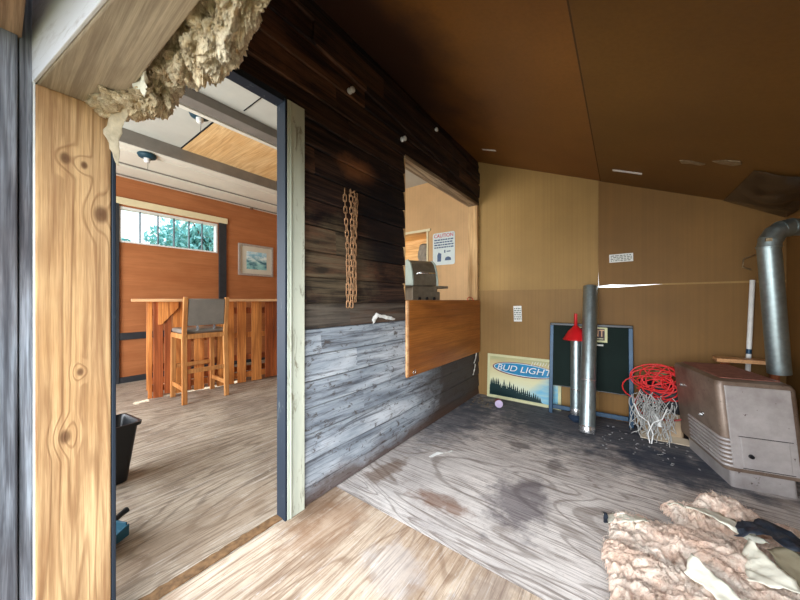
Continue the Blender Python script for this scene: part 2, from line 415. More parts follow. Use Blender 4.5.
M_taupe = plain('taupe_vinyl', lin(128, 122, 114), 0.42, var=0.12)
M_tealdust = plain('teal_plastic', lin(24, 82, 104), 0.4, var=0.12)
M_glass = NM('window_glass', 0.02); _t = M_glass.n('BsdfTransparent'); _g = M_glass.n('BsdfGlossy'); _x = M_glass.n('MixShader'); _g.inputs['Roughness'].default_value = 0.02
_x.inputs[0].default_value = 0.06; _t.inputs[0].default_value = (0.93, 0.97, 0.96, 1)
M_glass.link(_t.outputs[0], _x.inputs[1]); M_glass.link(_g.outputs[0], _x.inputs[2]); M_glass.link(_x.outputs[0], M_glass.t.nodes['Material Output'].inputs[0])
M_muntin = plain('grey_muntin', lin(96, 104, 112), 0.5)
M_leaf = plain('tree_leaves', lin(132, 190, 186), 0.6, var=0.4, scale=5)
M_bark = plain('bark', lin(96, 80, 64), 0.9)

def fluffmat(name, a, b, d):
    m = NM(name, 0.95, spec=0.1)
    n1 = m.noise(scale=7, detail=6, rough=0.65, dist=0.8); n2 = m.noise(scale=34, detail=6, rough=0.75, dist=1.0)
    c = m.ramp(n1, [(0.32, b), (0.62, a)])
    c = m.mix(m.ramp(n2, [(0.36, 0.7), (0.5, 0.0)]), c, d)  # crevice shade painted into the colour where the bump noise is low
    m.color(c); m.bump(n2, 1.0, 0.02)
    return m.m
M_fluff_pink = fluffmat('pink_cream_glass_wool', lin(255, 238, 222), lin(250, 214, 190), lin(200, 160, 138))
M_fluff_gold = fluffmat('yellowed_glass_wool', lin(252, 236, 206), lin(240, 210, 162), lin(190, 150, 104))
M_paper_cream = plain('cream_facing_paper', lin(234, 230, 212), 0.75, var=0.1, scale=12, bump=0.3)
M_paper_flap = plain('toned_down_facing_paper', lin(196, 182, 156), 0.8, var=0.25, scale=30, bump=0.5)  # paper colour lowered to offset the direct sky falling on the flap
M_paper_brown = plain('brown_facing_paper', lin(150, 140, 116), 0.75, var=0.15, scale=12, bump=0.3)
M_tar = plain('black_tar_paper', lin(44, 50, 60), 0.42, var=0.5, scale=30, bump=0.6)

# ------------------------------------------------------------------ ground and floors
BX0, BX1 = -3.85, 0.0          # bar room
LX1, BY = 2.25, 3.30           # lean-to: right wall, back wall
BARY, BARF = 3.80, -1.25
ceil_z = lambda x: 2.65-0.42*x

g = MB(); g.box((-30, -30, -0.32), (30, 30, -0.22)); struct('ground', g, M_ground)
g = MB(); g.box((-4.0, BARF, -0.2), (-0.0, BARY+0.1, 0.0))
M_barfloor = ply_floor('worn_bar_floor', 'y', lin(180, 166, 148), lin(152, 136, 120), lin(98, 84, 70),
    [((-1.6, 1.7, 0), 0.5, (1, 1, 1), lin(130, 118, 110), 0.4), ((-0.25, 0.62, 0), 0.35, (1.6, 0.6, 1), lin(140, 116, 92), 0.5)], 1, 20)
struct('floor_bar_room', g, M_barfloor)
g = MB(); g.box((0.0, -0.1, -0.2), (LX1, 1.165, 0.0))
M_floor_near = ply_floor('near_plywood_sheet', 'y', lin(204, 184, 162), lin(178, 152, 128), lin(128, 100, 78),
    [((0.60, 0.95, 0), 0.16, (1, 1, 1), lin(206, 210, 216), 0.3), ((0.95, 1.02, 0), 0.16, (1.3, 0.8, 1), lin(128, 112, 104), 0.7),
     ((0.06, 0.95, 0), 0.12, (1, 0.6, 1), lin(120, 90, 66), 0.7), ((0.2, 1.0, 0), 0.22, (1.5, 0.7, 1), lin(150, 110, 78), 0.45)], 2, 15)
struct('floor_near_sheet', g, M_floor_near)
g = MB(); g.box((0.0, 1.169, -0.2), (LX1, BY, 0.0))
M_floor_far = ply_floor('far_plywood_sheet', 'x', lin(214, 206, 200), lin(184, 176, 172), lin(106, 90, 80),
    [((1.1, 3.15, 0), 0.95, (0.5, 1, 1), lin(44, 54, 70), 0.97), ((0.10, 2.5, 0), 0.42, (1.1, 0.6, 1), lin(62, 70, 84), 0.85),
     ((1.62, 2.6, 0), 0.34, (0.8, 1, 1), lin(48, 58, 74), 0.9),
     ((0.886, 1.66, 0), 0.24, (1.3, 0.75, 1), lin(92, 84, 90), 0.85), ((0.13, 1.45, 0), 0.16, (1.6, 0.8, 1), lin(112, 86, 66), 0.8),
     ((0.56, 1.40, 0), 0.13, (0.5, 1.8, 1), lin(122, 82, 56), 0.8), ((0.97, 2.15, 0), 0.10, (2, 0.7, 1), lin(84, 76, 76), 0.7),
     ((0.72, 2.3, 0), 0.09, (1, 1, 1), lin(84, 76, 76), 0.6)], 3, 24)
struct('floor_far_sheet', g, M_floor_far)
g = MB()     # splintered edge of the bar-room floor under the doorway
pts = [(-0.055 + 0.012*noise.noise(Vector((i*0.9, 0, 0))), 0.235+0.61*i/24) for i in range(25)]
pts2 = [(-0.004 - abs(0.012*noise.noise(Vector((i*1.7, 4, 0)))), 0.235+0.61*i/24) for i in range(24, -1, -1)]
g.prism(pts+pts2, 0.0, 0.006, 'z'); struct('trim_threshold', g, plain('splintered_brown_edge', lin(122, 92, 62), 0.8, var=0.45, scale=40))

# ------------------------------------------------------------------ dividing wall of burnt siding (plane x = 0)
def siding_rows(mb, y0, y1, z0, z1, seed):
    """shiplap boards: each leans out a little at its foot"""
    edges = [k*0.138+0.087 for k in range(-1, 20)]
    for k in range(len(edges)-1):
        a, b = max(edges[k], z0), min(edges[k+1], z1)
        if b-a < 0.004: continue
        rr = random.Random(seed*50+k)
        o = rr.uniform(0, 0.004); zb = 0.003
        mb.prism([(-0.012, a+zb), (0.006+o, a+zb), (0.009+o, a+zb+0.004), (0.0+o*0.5, b-0.003), (-0.012, b-0.003)], y0, y1, 'y')
HY0, HY1, HZ0, HZ1 = 1.84, 3.27, 1.07, 2.17
DY0, DY1, DZ1 = 0.235, 0.845, 2.06
g = MB()
siding_rows(g, DY1, HY0, 0, 2.62, 1); siding_rows(g, HY0, BY, 0, HZ0, 2)
siding_rows(g, HY0, BY, HZ1, 2.63, 3); siding_rows(g, 0.07, DY1, DZ1, 2.62, 4); siding_rows(g, HY1, BY, HZ0, HZ1, 5)
# wall body behind the boards
for lo, hi in (((-0.052, DY1, 0), (-0.012, HY0, 2.8)), ((-0.052, HY0, 0), (-0.012, BARY, HZ0)), ((-0.09, HY0, HZ1), (-0.012, BARY, 2.8)),
               ((-0.09, HY1, HZ0), (-0.012, BARY, HZ1)), ((-0.052, 0.04, DZ1), (-0.012, DY1, 2.8)), ((-0.012, HY0, 2.61), (0, BARY, 2.8)),
               ((-0.012, 0.04, 2.60), (0.0, HY0, 2.8))):
    g.box(lo, hi)
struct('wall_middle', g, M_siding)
g = MB()    # raised scorched boards above the hatch and along the ceiling
g.beam((0.012, 1.0, 2.50), (0.012, 3.29, 2.30), 0.02, 0.13); g.beam((0.014, 0.25, 2.66), (0.014, 3.29, 2.45), 0.018, 0.12)
struct('trim_scorched_boards', g, M_siding, bev=0.002)
# hatch lining
g = MB(); g.box((-0.10, HY0, HZ1-0.03), (0.012, HY1, HZ1)); struct('trim_hatch_lintel', g, M_hatchhead, bev=0.003)
g = MB(); g.box((-0.10, HY1-0.03, HZ0), (0.012, HY1+0.012, HZ1-0.03)); struct('trim_hatch_stud', g, M_stud, bev=0.003)
g = MB(); g.box((-0.10, HY0-0.004, HZ0), (0.006, HY0+0.012, HZ1-0.03)); struct('trim_hatch_edge', g, M_stud, bev=0.002)
g = MB(); g.box((-0.10, HY0+0.012, HZ0-0.01), (0.0, HY1-0.03, HZ0)); struct('trim_hatch_sill', g, M_stud)

# doorway: casing and jambs
g = MB(); g.box((0.0, DY1, 0.0), (0.022, 0.943, 2.045)); g.box((0.022, DY1+0.012, 0.0), (0.027, 0.868, 2.04))
struct('trim_door_casing', g, M_trim, bev=0.003)
g = MB(); g.box((-0.052, DY1-0.012, 0.0), (0.020, DY1, 2.045)); g.box((-0.052, DY0, 2.03), (0.012, DY1, 2.06)); g.box((-0.10, DY0-0.010, 0), (0.004, DY0, 2.06))
struct('trim_door_jamb', g, M_jamb, bev=0.002)
# the near post and boards outside it
g = MB(); g.box((-0.14, 0.068, -0.2), (0.0, 0.224, 1.68)); struct('trim_post', g, M_post, bev=0.004)
g = MB(); g.box((-0.14, 0.064, -0.2), (-0.003, 0.068, 1.70)); struct('trim_white_bead', g, M_white)
g = MB(); g.box((-0.14, 0.040, -0.2), (-0.012, 0.0635, 1.95)); struct('trim_inner_board', g, M_greyboard, bev=0.002)
g = MB(); g.box((-0.14, -0.02, -0.2), (-0.004, 0.0375, 1.80)); struct('trim_outer_board', g, M_greyboard, bev=0.004)
# lintels over the front opening
g = MB()
g.prism([(-0.13, 0.058), (0.0, 0.072), (0.5, 0.142), (2.4, 0.165), (2.4, 0.30), (0.635, 0.250), (-0.13, 0.226)], 1.68, 1.93, 'z'); struct('trim_header', g, M_header, bev=0.004)
g = MB(); g.prism([(-0.13, 0.050), (0.0, 0.064), (0.5, 0.134), (2.4, 0.157), (2.4, 0.1645), (0.5, 0.1415), (0.0, 0.0715), (-0.13, 0.0575)], 1.6835, 1.93, 'z'); struct('trim_header_face', g, M_headface, bev=0.002)
g = MB(); g.box((-0.16, -0.03, 1.795), (2.4, 0.045, 1.99)); struct('trim_outer_lintel', g, M_brownboard, bev=0.004)
g = MB()
g.box((-0.1, 0.10, 1.93), (2.4, 0.20, 2.9)); g.box((2.05, 0.07, -0.2), (2.4, 0.22, 1.68)); struct('wall_front', g, M_brownboard)

# ------------------------------------------------------------------ lean-to: back, right, ceiling
g = MB()
x0, x1, xs = -0.01, LX1+0.1, 1.15
zs = 1.187
# lower sheet, left upper sheet, right upper sheet whose bottom edge has curled off the seam and lets daylight in
g.prism([(x0, -0.1), (x1, -0.1), (x1, zs+0.02), (1.60, zs+0.016), (1.30, zs-0.004), (xs, zs-0.001), (xs-0.002, zs+0.0), (x0, zs+0.0)], BY, BY+0.02, 'y')
g.prism([(x0, zs-0.0), (xs, zs-0.0), (xs, ceil_z(xs)+0.03), (x0, ceil_z(x0)+0.03)], BY, BY+0.02, 'y')
g.prism([(xs+0.003, zs+0.010), (1.24, zs+0.022), (1.40, zs+0.014), (1.60, zs+0.0165), (x1, zs+0.02), (x1, ceil_z(x1)+0.03), (xs, ceil_z(xs)+0.03), (xs, 1.40)], BY, BY+0.02, 'y')
struct('wall_back', g, M_card_wall)
g = MB()     # overlapping sheets proud of the wall
g.prism([(0.0, zs-0.008), (xs-0.004, zs-0.010), (xs-0.004, ceil_z(xs)), (0.0, ceil_z(0))], BY-0.004, BY-0.001, 'y')
struct('trim_cardboard_left_sheet', g, M_card_wall)
g = MB(); g.prism([(xs+0.010, zs+0.012), (1.24, zs+0.024), (1.42, zs+0.016), (1.62, zs+0.022), (LX1, zs+0.026), (LX1, ceil_z(LX1)), (xs+0.002, ceil_z(xs)), (xs+0.001, 1.42)], BY-0.005, BY-0.001, 'y')
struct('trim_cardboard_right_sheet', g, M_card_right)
g = MB(); g.prism([(0.0, 0.0), (xs-0.002, 0.0), (xs-0.002, zs-0.012), (0.0, zs-0.010)], BY-0.003, BY-0.001, 'y'); struct('trim_cardboard_low_sheet', g, M_card_low)
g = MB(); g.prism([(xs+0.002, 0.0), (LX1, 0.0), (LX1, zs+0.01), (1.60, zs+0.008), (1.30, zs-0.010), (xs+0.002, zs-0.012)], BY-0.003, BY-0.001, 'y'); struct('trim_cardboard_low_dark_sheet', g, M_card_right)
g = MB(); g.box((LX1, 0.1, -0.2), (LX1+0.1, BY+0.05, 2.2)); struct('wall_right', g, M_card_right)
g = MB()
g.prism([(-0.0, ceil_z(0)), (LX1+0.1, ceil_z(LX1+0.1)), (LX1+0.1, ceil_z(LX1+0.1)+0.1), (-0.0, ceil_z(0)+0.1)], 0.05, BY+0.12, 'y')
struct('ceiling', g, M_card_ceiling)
g = MB()     # second ceiling sheet laps the first along a seam running back
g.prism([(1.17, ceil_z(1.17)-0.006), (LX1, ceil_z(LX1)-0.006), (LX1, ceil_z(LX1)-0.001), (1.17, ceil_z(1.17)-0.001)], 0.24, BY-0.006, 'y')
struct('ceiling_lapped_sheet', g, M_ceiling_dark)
g = MB(); g.prism([(1.163, ceil_z(1.163)-0.0045), (1.170, ceil_z(1.170)-0.0055), (1.170, ceil_z(1.17)-0.001), (1.163, ceil_z(1.163)-0.001)], 0.24, BY-0.006, 'y'); struct('ceiling_seam', g, plain('seam_brown', lin(70, 46, 24), 0.8))

# ------------------------------------------------------------------ bar room shell
WY0, WY1, WZ0, WZ1 = 0.95, 2.105, 1.815, 2.275
g = MB()
for lo, hi in (((-3.97, BARF, -0.2), (BX0, WY0, 2.8)), ((-3.97, WY1, -0.2), (BX0, BARY+0.1, 2.8)),
               ((-3.97, WY0, -0.2), (BX0, WY1, WZ0)), ((-3.97, WY0, WZ1), (BX0, WY1, 2.8))): g.box(lo, hi)
struct('wall_left', g, M_orange)
g = MB()    # niche in the rear wall
NX0, NX1, NZ0, NZ1 = -1.75, -0.99, 1.45, 2.08
for lo, hi in (((-3.97, BARY, -0.2), (NX0, BARY+0.1, 2.8)), ((NX1, BARY, -0.2), (0.0, BARY+0.1, 2.8)),
               ((NX0, BARY, -0.2), (NX1, BARY+0.1, NZ0)), ((NX0, BARY, NZ1), (NX1, BARY+0.1, 2.8))): g.box(lo, hi)
struct('wall_rear_bar', g, M_card_bar)
g = MB(); g.box((NX0-0.02, BARY+0.45, NZ0-0.02), (NX1+0.02, BARY+0.47, NZ1+0.02)); g.box((NX0-0.02, BARY+0.1, NZ0-0.02), (NX1+0.02, BARY+0.45, NZ0))
g.box((NX0-0.02, BARY+0.1, NZ1), (NX1+0.02, BARY+0.45, NZ1+0.02)); g.box((NX1, BARY+0.1, NZ0), (NX1+0.02, BARY+0.45, NZ1))
struct('wall_niche', g, M_ply_ceiling)
g = MB(); g.box((NX0, BARY-0.02, NZ1), (NX1+0.06, BARY-0.0, NZ1+0.035)); g.box((NX1, BARY-0.015, NZ0), (NX1+0.025, BARY, NZ1))
struct('trim_niche', g, M_cream_lintel)
g = MB()
g.box((-3.97, BARF-0.1, -0.2), (-3.1, BARF, 2.8)); g.box((-0.7, BARF-0.1, -0.2), (0.0, BARF, 2.8)); g.box((-3.1, BARF-0.1, 2.1), (-0.7, BARF, 2.8))  # unseen wall; its wide doorway is added to let light in
struct('wall_front_bar', g, M_ext)
g = MB(); g.box((-0.1, BARF, -0.2), (0.0, -0.021, 2.8)); g.box((-0.1, -0.02, 1.99), (0.0, 0.10, 2.9)); struct('wall_side_bar', g, M_ext)
g = MB(); g.box((-3.97, BARF-0.15, 2.8), (0.02, BARY+0.1, 2.9)); struct('ceiling_bar_room', g, M_foam)
g = MB(); g.box((-2.70, 1.27, 2.788), (-1.64, 2.42, 2.799)); struct('ceiling_plywood_patch', g, M_ply_ceiling)
g = MB(); g.box((-2.70, 1.255, 2.792), (-1.64, 1.268, 2.799)); g.box((-1.45, 1.35, 2.794), (-0.1, 1.357, 2.7995)); struct('ceiling_seams', g, M_blackhole)
g = MB(); g.box((-1.64, BARF, 2.715), (-1.50, BARY, 2.799)); struct('trim_ceiling_beam', g, M_greybeam, bev=0.004)
g = MB(); g.box((-1.69, BARF, 2.700), (-1.641, BARY, 2.799)); struct('trim_beam_edge', g, M_cream, bev=0.003)
g = MB(); g.box((-2.715, BARF, 2.66), (-2.70, BARY, 2.799)); struct('trim_soffit_fascia', g, M_greybeam)
g = MB()
prof = [(-3.85, 2.799), (-3.85, 2.655), (-3.78, 2.655), (-3.78, 2.668), (-3.42, 2.668), (-3.42, 2.655), (-3.40, 2.655), (-3.40, 2.668),
        (-3.36, 2.668), (-3.36, 2.655), (-3.33, 2.655), (-3.33, 2.665), (-2.90, 2.665), (-2.90, 2.650), (-2.86, 2.645), (-2.74, 2.645), (-2.716, 2.655), (-2.716, 2.799)]
g.prism(prof, BARF, BARY, 'y'); struct('trim_soffit', g, M_cream)
g = MB()
for xx in (-3.79, -3.41, -3.345, -2.905): g.box((xx, BARF, 2.652), (xx+0.018, BARY, 2.664))
struct('trim_soffit_groove_shade', g, M_greybeam)  # added grey strips; the shade of the grooves is put into their colour
g = MB()
for xx in (-3.375, -2.87): g.box((xx, BARF, 2.636), (xx+0.02, BARY, 2.66))
struct('trim_soffit_bead', g, M_cream, bev=0.004)
# left wall trim
g = MB()
g.box((BX0, 2.125, 0.0), (BX0+0.03, 2.235, 2.30)); g.box((BX0, 0.80, 0.0), (BX0+0.03, 0.945, 2.36))
g.box((BX0, 0.945, 0.555), (BX0+0.025, 2.125, 0.645)); g.box((BX0, -0.6, 0.0), (BX0+0.022, 3.79, 0.075))
struct('trim_dark_battens', g, M_darktrim, bev=0.003)
g = MB(); g.box((BX0, 0.86, 2.30), (BX0+0.035, 2.25, 2.385)); struct('trim_cream_lintel', g, M_cream_lintel, bev=0.003)
win = thing('window_1', None, None, (BX0, WY0, WZ0)); win['kind'] = 'structure'
g = MB(); H, W_ = WZ1-WZ0, WY1-WY0
g.box((-0.08, 0, -0.0), (0.01, W_, 0.02)); g.box((-0.08, 0, H-0.03), (0.01, W_, H)); g.box((-0.08, 0, 0.02), (0.01, 0.015, H-0.03)); g.box((-0.08, W_-0.02, 0.02), (0.01, W_, H-0.03))
build('window_frame', g, M_white, win)
for yy in (1.16, 1.354, 1.539, 1.726, 1.898):
    g = MB(); g.box((-0.035, yy-WY0-0.007, 0.02), (-0.01, yy-WY0+0.007, H-0.03)); build('muntin', g, M_muntin, win)
g = MB(); g.box((-0.05, 0.015, 0.02), (-0.046, W_-0.02, H-0.03)); build('pane', g, M_glass, win)

# ------------------------------------------------------------------ bar counter
bar = thing('bar_counter', 'slatted wooden bar counter with a pale top under the high window', 'bar counter', (-2.79, 1.0, 0), math.radians(-11.5))
def bend_top():
    g = MB(); ys = [-0.15+i*0.1 for i in range(25)]
    def f(u, v):
        yy = -0.15+u*2.4; edge = 0.012*noise.noise(Vector((yy*4, 3, 0)))
        return (-0.50+v*(0.62)+(edge if v > 0.5 else -edge), yy, 1.055)
    n_ = 30
    top = [f(i/n_, 0) for i in range(n_+1)]; bot = [f(i/n_, 1) for i in range(n_, -1, -1)]
    g.prism([(p[0], p[1]) for p in top+bot], 1.052, 1.083, 'z'); return g
build('counter_top', bend_top(), M_bartop, bar, bev=0.004)
g = MB(); g.box((-0.05, -0.015, 0), (0.0, 0.022, 1.052)); build('post', g, M_barwood, bar, bev=0.003)
g = MB(); g.box((-0.014, 0.028, 0.0), (0.012, 0.115, 1.052)); build('end_board', g, M_barwood_dark, bar, bev=0.003)
g = MB(); g.prism([(0.07, 1.05), (0.07, 0.80), (0.10, 0.80), (0.25, 0.98), (0.25, 1.05)], 0.013, 0.03, 'x'); build('brace', g, M_barwood, bar, bev=0.002)
for k, zz in enumerate((0.10, 0.33, 0.62, 0.93)):
    g = MB(); g.box((-0.05, 0.02, zz-0.035), (-0.012, 2.24, zz+0.035)); build('rail', g, M_barwood_dark if k % 2 else M_barwood, bar, bev=0.003)
    if k in (0, 3):
        g = MB(); g.box((-0.44, 0.02, zz-0.035), (-0.40, 2.24, zz+0.035)); build('rail', g, M_barwood_dark, bar, bev=0.003)
g = MB(); g.box((-0.44, -0.015, 0), (-0.40, 0.02, 1.052)); build('post', g, M_barwood, bar, bev=0.003)
slats = [(0.125, .06, 1), (0.20, .085, 0), (0.30, .07, 1), (0.40, .10, 0), (0.54, .06, 1), (0.63, .085, 0), (0.745, .075, 0), (0.86, .10, 0),
         (1.03, .12, 0), (1.20, .10, 1), (1.305, .10, 1), (1.44, .075, 0), (1.545, .09, 0), (1.68, .10, 1), (1.82, .08, 0), (1.93, .10, 1), (2.07, .08, 0), (2.17, .07, 0)]
for a, b, k in slats:
    g = MB(); g.box((-0.012, a, 0.03 if k else 0.012), (0.010 + 0.004*k, a+b, 1.052)); build('slat', g, (M_barwood, M_barwood_dark)[k], bar, bev=0.002)

# ------------------------------------------------------------------ bar stool
st = thing('bar_stool', 'wooden bar stool with taupe vinyl seat and back, facing the slatted counter', 'stool', (-2.47, 1.36, 0), math.radians(-2))
for sy in (-1, 1):
    g = MB(); g.beam((-0.185, sy*0.195, 0), (-0.185, sy*0.19, 0.70), 0.034, 0.045, (0, 1, 0)); build('leg', g, M_stoolwood, st, bev=0.004)
    g = MB(); g.beam((0.215, sy*0.20, 0), (0.185, sy*0.195, 0.70), 0.034, 0.045, (0, 1, 0)); g.beam((0.185, sy*0.195, 0.68), (0.235, sy*0.195, 1.10), 0.034, 0.04, (0, 1, 0))
    build('leg', g, M_stoolwood, st, bev=0.004)
    g = MB(); g.box((-0.17, sy*0.195-0.011, 0.13), (0.19, sy*0.195+0.011, 0.175)); build('stretcher', g, M_stoolwood, st, bev=0.003)
for xx, zz in ((-0.185, 0.34), (0.2, 0.33)):
    g = MB(); g.box((xx-0.011, -0.18, zz-0.022), (xx+0.011, 0.18, zz+0.022)); build('stretcher', g, M_stoolwood, st, bev=0.003)
g = MB()
g.box((-0.20, -0.21, 0.665), (-0.17, 0.21, 0.715)); g.box((0.17, -0.18, 0.665), (0.20, 0.18, 0.715)); g.box((-0.17, -0.21, 0.665), (0.2, -0.185, 0.715)); g.box((-0.17, 0.185, 0.665), (0.2, 0.21, 0.715))
build('seat_frame', g, M_stoolwood, st, bev=0.003)
g = MB(); g.box((-0.205, -0.205, 0.715), (0.175, 0.205, 0.765)); build('seat', g, M_taupe, st, bev=0.02, auto=40)
g = MB(); g.hexa([(0.175, -0.178, 0.80), (0.215, -0.178, 0.80), (0.215, 0.178, 0.80), (0.175, 0.178, 0.80), (0.208, -0.178, 1.085), (0.245, -0.178, 1.085), (0.245, 0.178, 1.085), (0.208, 0.178, 1.085)])
g2 = build('backrest', g, M_taupe, st, bev=0.012, auto=40)
g = MB()
for sy in (-0.08, 0.08):
    g = MB(); g.box((0.185, sy-0.01, 0.75), (0.2, sy+0.01, 0.81)); build('backrest_bracket', g, M_chrome, st)

# ------------------------------------------------------------------ framed picture
pic = thing('framed_picture', 'grey framed landscape picture hanging on the orange wall', 'picture', (BX0, 2.735, 1.76))
g = MB(); w2, h2, t = 0.31, 0.27, 0.035
for lo, hi in (((0, -w2, -h2), (0.03, w2, -h2+t)), ((0, -w2, h2-t), (0.03, w2, h2)), ((0, -w2, -h2+t), (0.03, -w2+t, h2-t)), ((0, w2-t, -h2+t), (0.03, w2, h2-t))): g.box(lo, hi)
build('frame', g, plain('silver_grey_frame', lin(168, 156, 146), 0.5, var=0.15, scale=30), pic, bev=0.004)
g = MB(); g.box((0.004, -w2+t, -h2+t), (0.008, w2-t, h2-t)); build('mat_board', g, plain('mat_board', lin(206, 200, 184), 0.7, var=0.04), pic)
m = NM('landscape_print', 0.25)
n1 = m.noise(m.map((1, 1.5, 3)), 5, 6, 0.6); zz = m.sep()[2]
m.color(m.mix(m.ramp(m.math('ADD', zz, m.math('MULTIPLY', n1, 0.25)), [(0.08, 0), (0.2, 1)]), m.ramp(n1, [(0.35, lin(50, 96, 120)), (0.6, lin(150, 205, 205))]), m.ramp(n1, [(0.4, lin(150, 200, 220)), (0.6, lin(230, 240, 240))])))
g = MB(); g.box((0.008, -0.17, -0.155), (0.011, 0.19, 0.15)); build('print', g, m, pic)

# ------------------------------------------------------------------ light sockets and knob on the bar room ceiling / wall
def socket(loc, label):
    t = thing('light_socket', label, 'light socket', loc)
    g = MB(); g.lathe([(0, 0), (0.075, 0), (0.085, -0.012), (0.075, -0.035), (0.035, -0.05)], 20); build('base', g, plain('dark_teal', lin(24, 62, 76), 0.5), t)
    g = MB(); g.lathe([(0.03, -0.045), (0.028, -0.075), (0.022, -0.09), (0, -0.09)], 16); build('bulb_holder', g, M_white, t)
    g = MB(); g.tube([(0.02, 0, -0.06), (0.022, 0.002, -0.12), (0.02, 0, -0.17)], 0.0018, 5); build('pull_string', g, M_darktrim, t)
socket((-1.82, 1.13, 2.799), 'dark teal light socket with pull string on the grey ceiling panel')
socket((-2.80, 0.98, 2.645), 'dark teal light socket on the white soffit board')
g = MB(); g.lathe([(0, -0.03), (0.022, -0.026), (0.03, -0.01), (0.026, 0.0)], 16, Matrix.Translation((BX0+0.03, 2.64, 2.655)))
tag(build('ceramic_knob', g, plain('brown_knob', lin(120, 84, 60), 0.4)), 'small brown knob under the soffit above the picture', 'knob')

# ------------------------------------------------------------------ bin and dustpan behind the post
bn = thing('waste_bin', 'black tapered plastic waste bin standing behind the pine post', 'bin', (-1.10, 0.37, 0), math.radians(8))
def rbox(mb, sizes, rad, n=5):
    """stack of rounded rectangles (hx, hy, z)"""
    rings = []
    for hx, hy, z in sizes:
        ring = []
        for q, (sx, sy) in enumerate(((1, 1), (-1, 1), (-1, -1), (1, -1))):
            for k in range(n+1):
                a = PI/2*q + PI/2*k/n; ring.append((sx*(hx-rad)+rad*math.cos(a), sy*(hy-rad)+rad*math.sin(a), z))
        rings.append(ring)
    N = len(rings[0]); vs = [v for r in rings for v in r]
    fs = [(i*N+j, i*N+(j+1) % N, (i+1)*N+(j+1) % N, (i+1)*N+j) for i in range(len(rings)-1) for j in range(N)]
    fs.append(tuple(range(N))[::-1]); mb.add(vs, fs, True); return N, vs
g = MB(); rbox(g, [(0.085, 0.095, 0.0), (0.115, 0.135, 0.335), (0.125, 0.145, 0.335), (0.127, 0.147, 0.325), (0.129, 0.149, 0.345), (0.117, 0.137, 0.345), (0.109, 0.129, 0.33), (0.08, 0.09, 0.01)], 0.03)
build('body', g, M_black, bn, auto=35)
dp = thing('dustpan', 'teal plastic dustpan lying on the floor beside the post', 'dustpan', (-0.50, 0.235, 0.0), math.radians(28))
g = MB(); g.prism([(-0.13, -0.10), (0.13, -0.10), (0.11, 0.07), (0.03, 0.11), (-0.03, 0.11), (-0.11, 0.07)], 0.002, 0.007, 'z', Matrix.Rotation(0.25, 4, 'X'))
for sx in (-1, 1): g.prism([(-0.10, 0.0), (0.07, 0.005), (0.07, 0.055), (0.0, 0.04), (-0.10, 0.006)], sx*0.12-0.003, sx*0.12+0.003, 'x')
g.box((-0.11, 0.066, 0.01), (0.11, 0.072, 0.06))
build('pan', g, M_tealdust, dp, bev=0.002, loc=(0, 0, 0.028))
g = MB(); g.tube([(0, 0.09, 0.055), (0.0, 0.13, 0.065), (0, 0.16, 0.07)], [0.013, 0.012, 0.014], 10); build('handle', g, M_black, dp)

# ------------------------------------------------------------------ hatch flap
fl = thing('hatch_flap', 'varnished orange-brown plywood flap hanging below the hatch opening', 'hatch flap', (0.012, HY0, 0.485))
g = MB(); g.box((0.004, 0.0, 0.0), (0.020, 1.435, 0.583)); build('panel', g, M_hatchply, fl, bev=0.002)
g = MB(); g.box((0.003, -0.002, 0.004), (0.021, 0.022, 0.58)); build('edge_strip', g, M_bartop, fl, bev=0.002)
ring = MB(); ring.tube([(0.028, 0.085+0.016*math.cos(a), 0.03+0.016*math.sin(a)) for a in [2*PI*k/18 for k in range(18)]], 0.0028, 6, closed=True); build('ring', ring, M_chrome, fl)
g = MB(); g.tube([(0.02, 1.09, 0.575), (0.012, 1.10, 0.60), (0.012, 1.13, 0.612), (0.012, 1.2, 0.612), (0.012, 1.235, 0.60), (0.02, 1.245, 0.575)], 0.0035, 6); build('handle', g, M_red, fl)

# ------------------------------------------------------------------ chain on the wall
ch = thing('chain', 'rusty link chain hanging in long loops on the burnt plank wall', 'chain', (0.012, 1.265, 1.70))
lk = MB(); pts = []
for k in range(16):
    a = 2*PI*k/16; cx, cz = math.cos(a), math.sin(a)
    pts.append((0.0095*cx, 0, 0.0095*cz + (0.0125 if cz > 0 else -0.0125)))
lk.tube(pts, 0.0030, 6, closed=True)
link0 = build('link', lk, M_rusty, ch)
strands = []
def strand(y_top, y_bot, zb, x):
    return [(x+0.004*noise.noise(Vector((t, y_top*9, 0)))*2, y_top+(y_bot-y_top)*t+0.004*math.sin(t*7+y_top*40), -0.0+(zb)*t) for t in [k/40 for k in range(41)]]
strands = [strand(-0.046, -0.022, -0.655, 0.014), strand(-0.016, -0.012, -0.66, 0.030), strand(0.012, 0.018, -0.64, 0.028), strand(0.044, 0.028, -0.64, 0.012)]
first = True; cnt = 0
for s_ in strands:
    P = [Vector(p) for p in s_]; acc = 0; nxt = 0; k = 0
    for a, b in zip(P, P[1:]):
        seg = (b-a).length
        while nxt <= acc+seg:
            p = a.lerp(b, (nxt-acc)/seg); t = (b-a).normalized()
            o = link0 if first else link0.copy()
            if not first: C.objects.link(o); o.parent = ch
            first = False
            q = t.to_track_quat('Z', 'Y') @ Euler((0, 0, (PI/2 if k % 2 else 0)+0.5+random.uniform(-.3, .3))).to_quaternion()
            o.location = p; o.rotation_euler = q.to_euler(); k += 1; cnt += 1; nxt += 0.0345
        acc += seg
nail = MB(); nail.tube([(-0.012, 0.0, 0.0), (0.045, 0.0, 0.012)], 0.004, 8); build('nail', nail, M_rusty, ch)

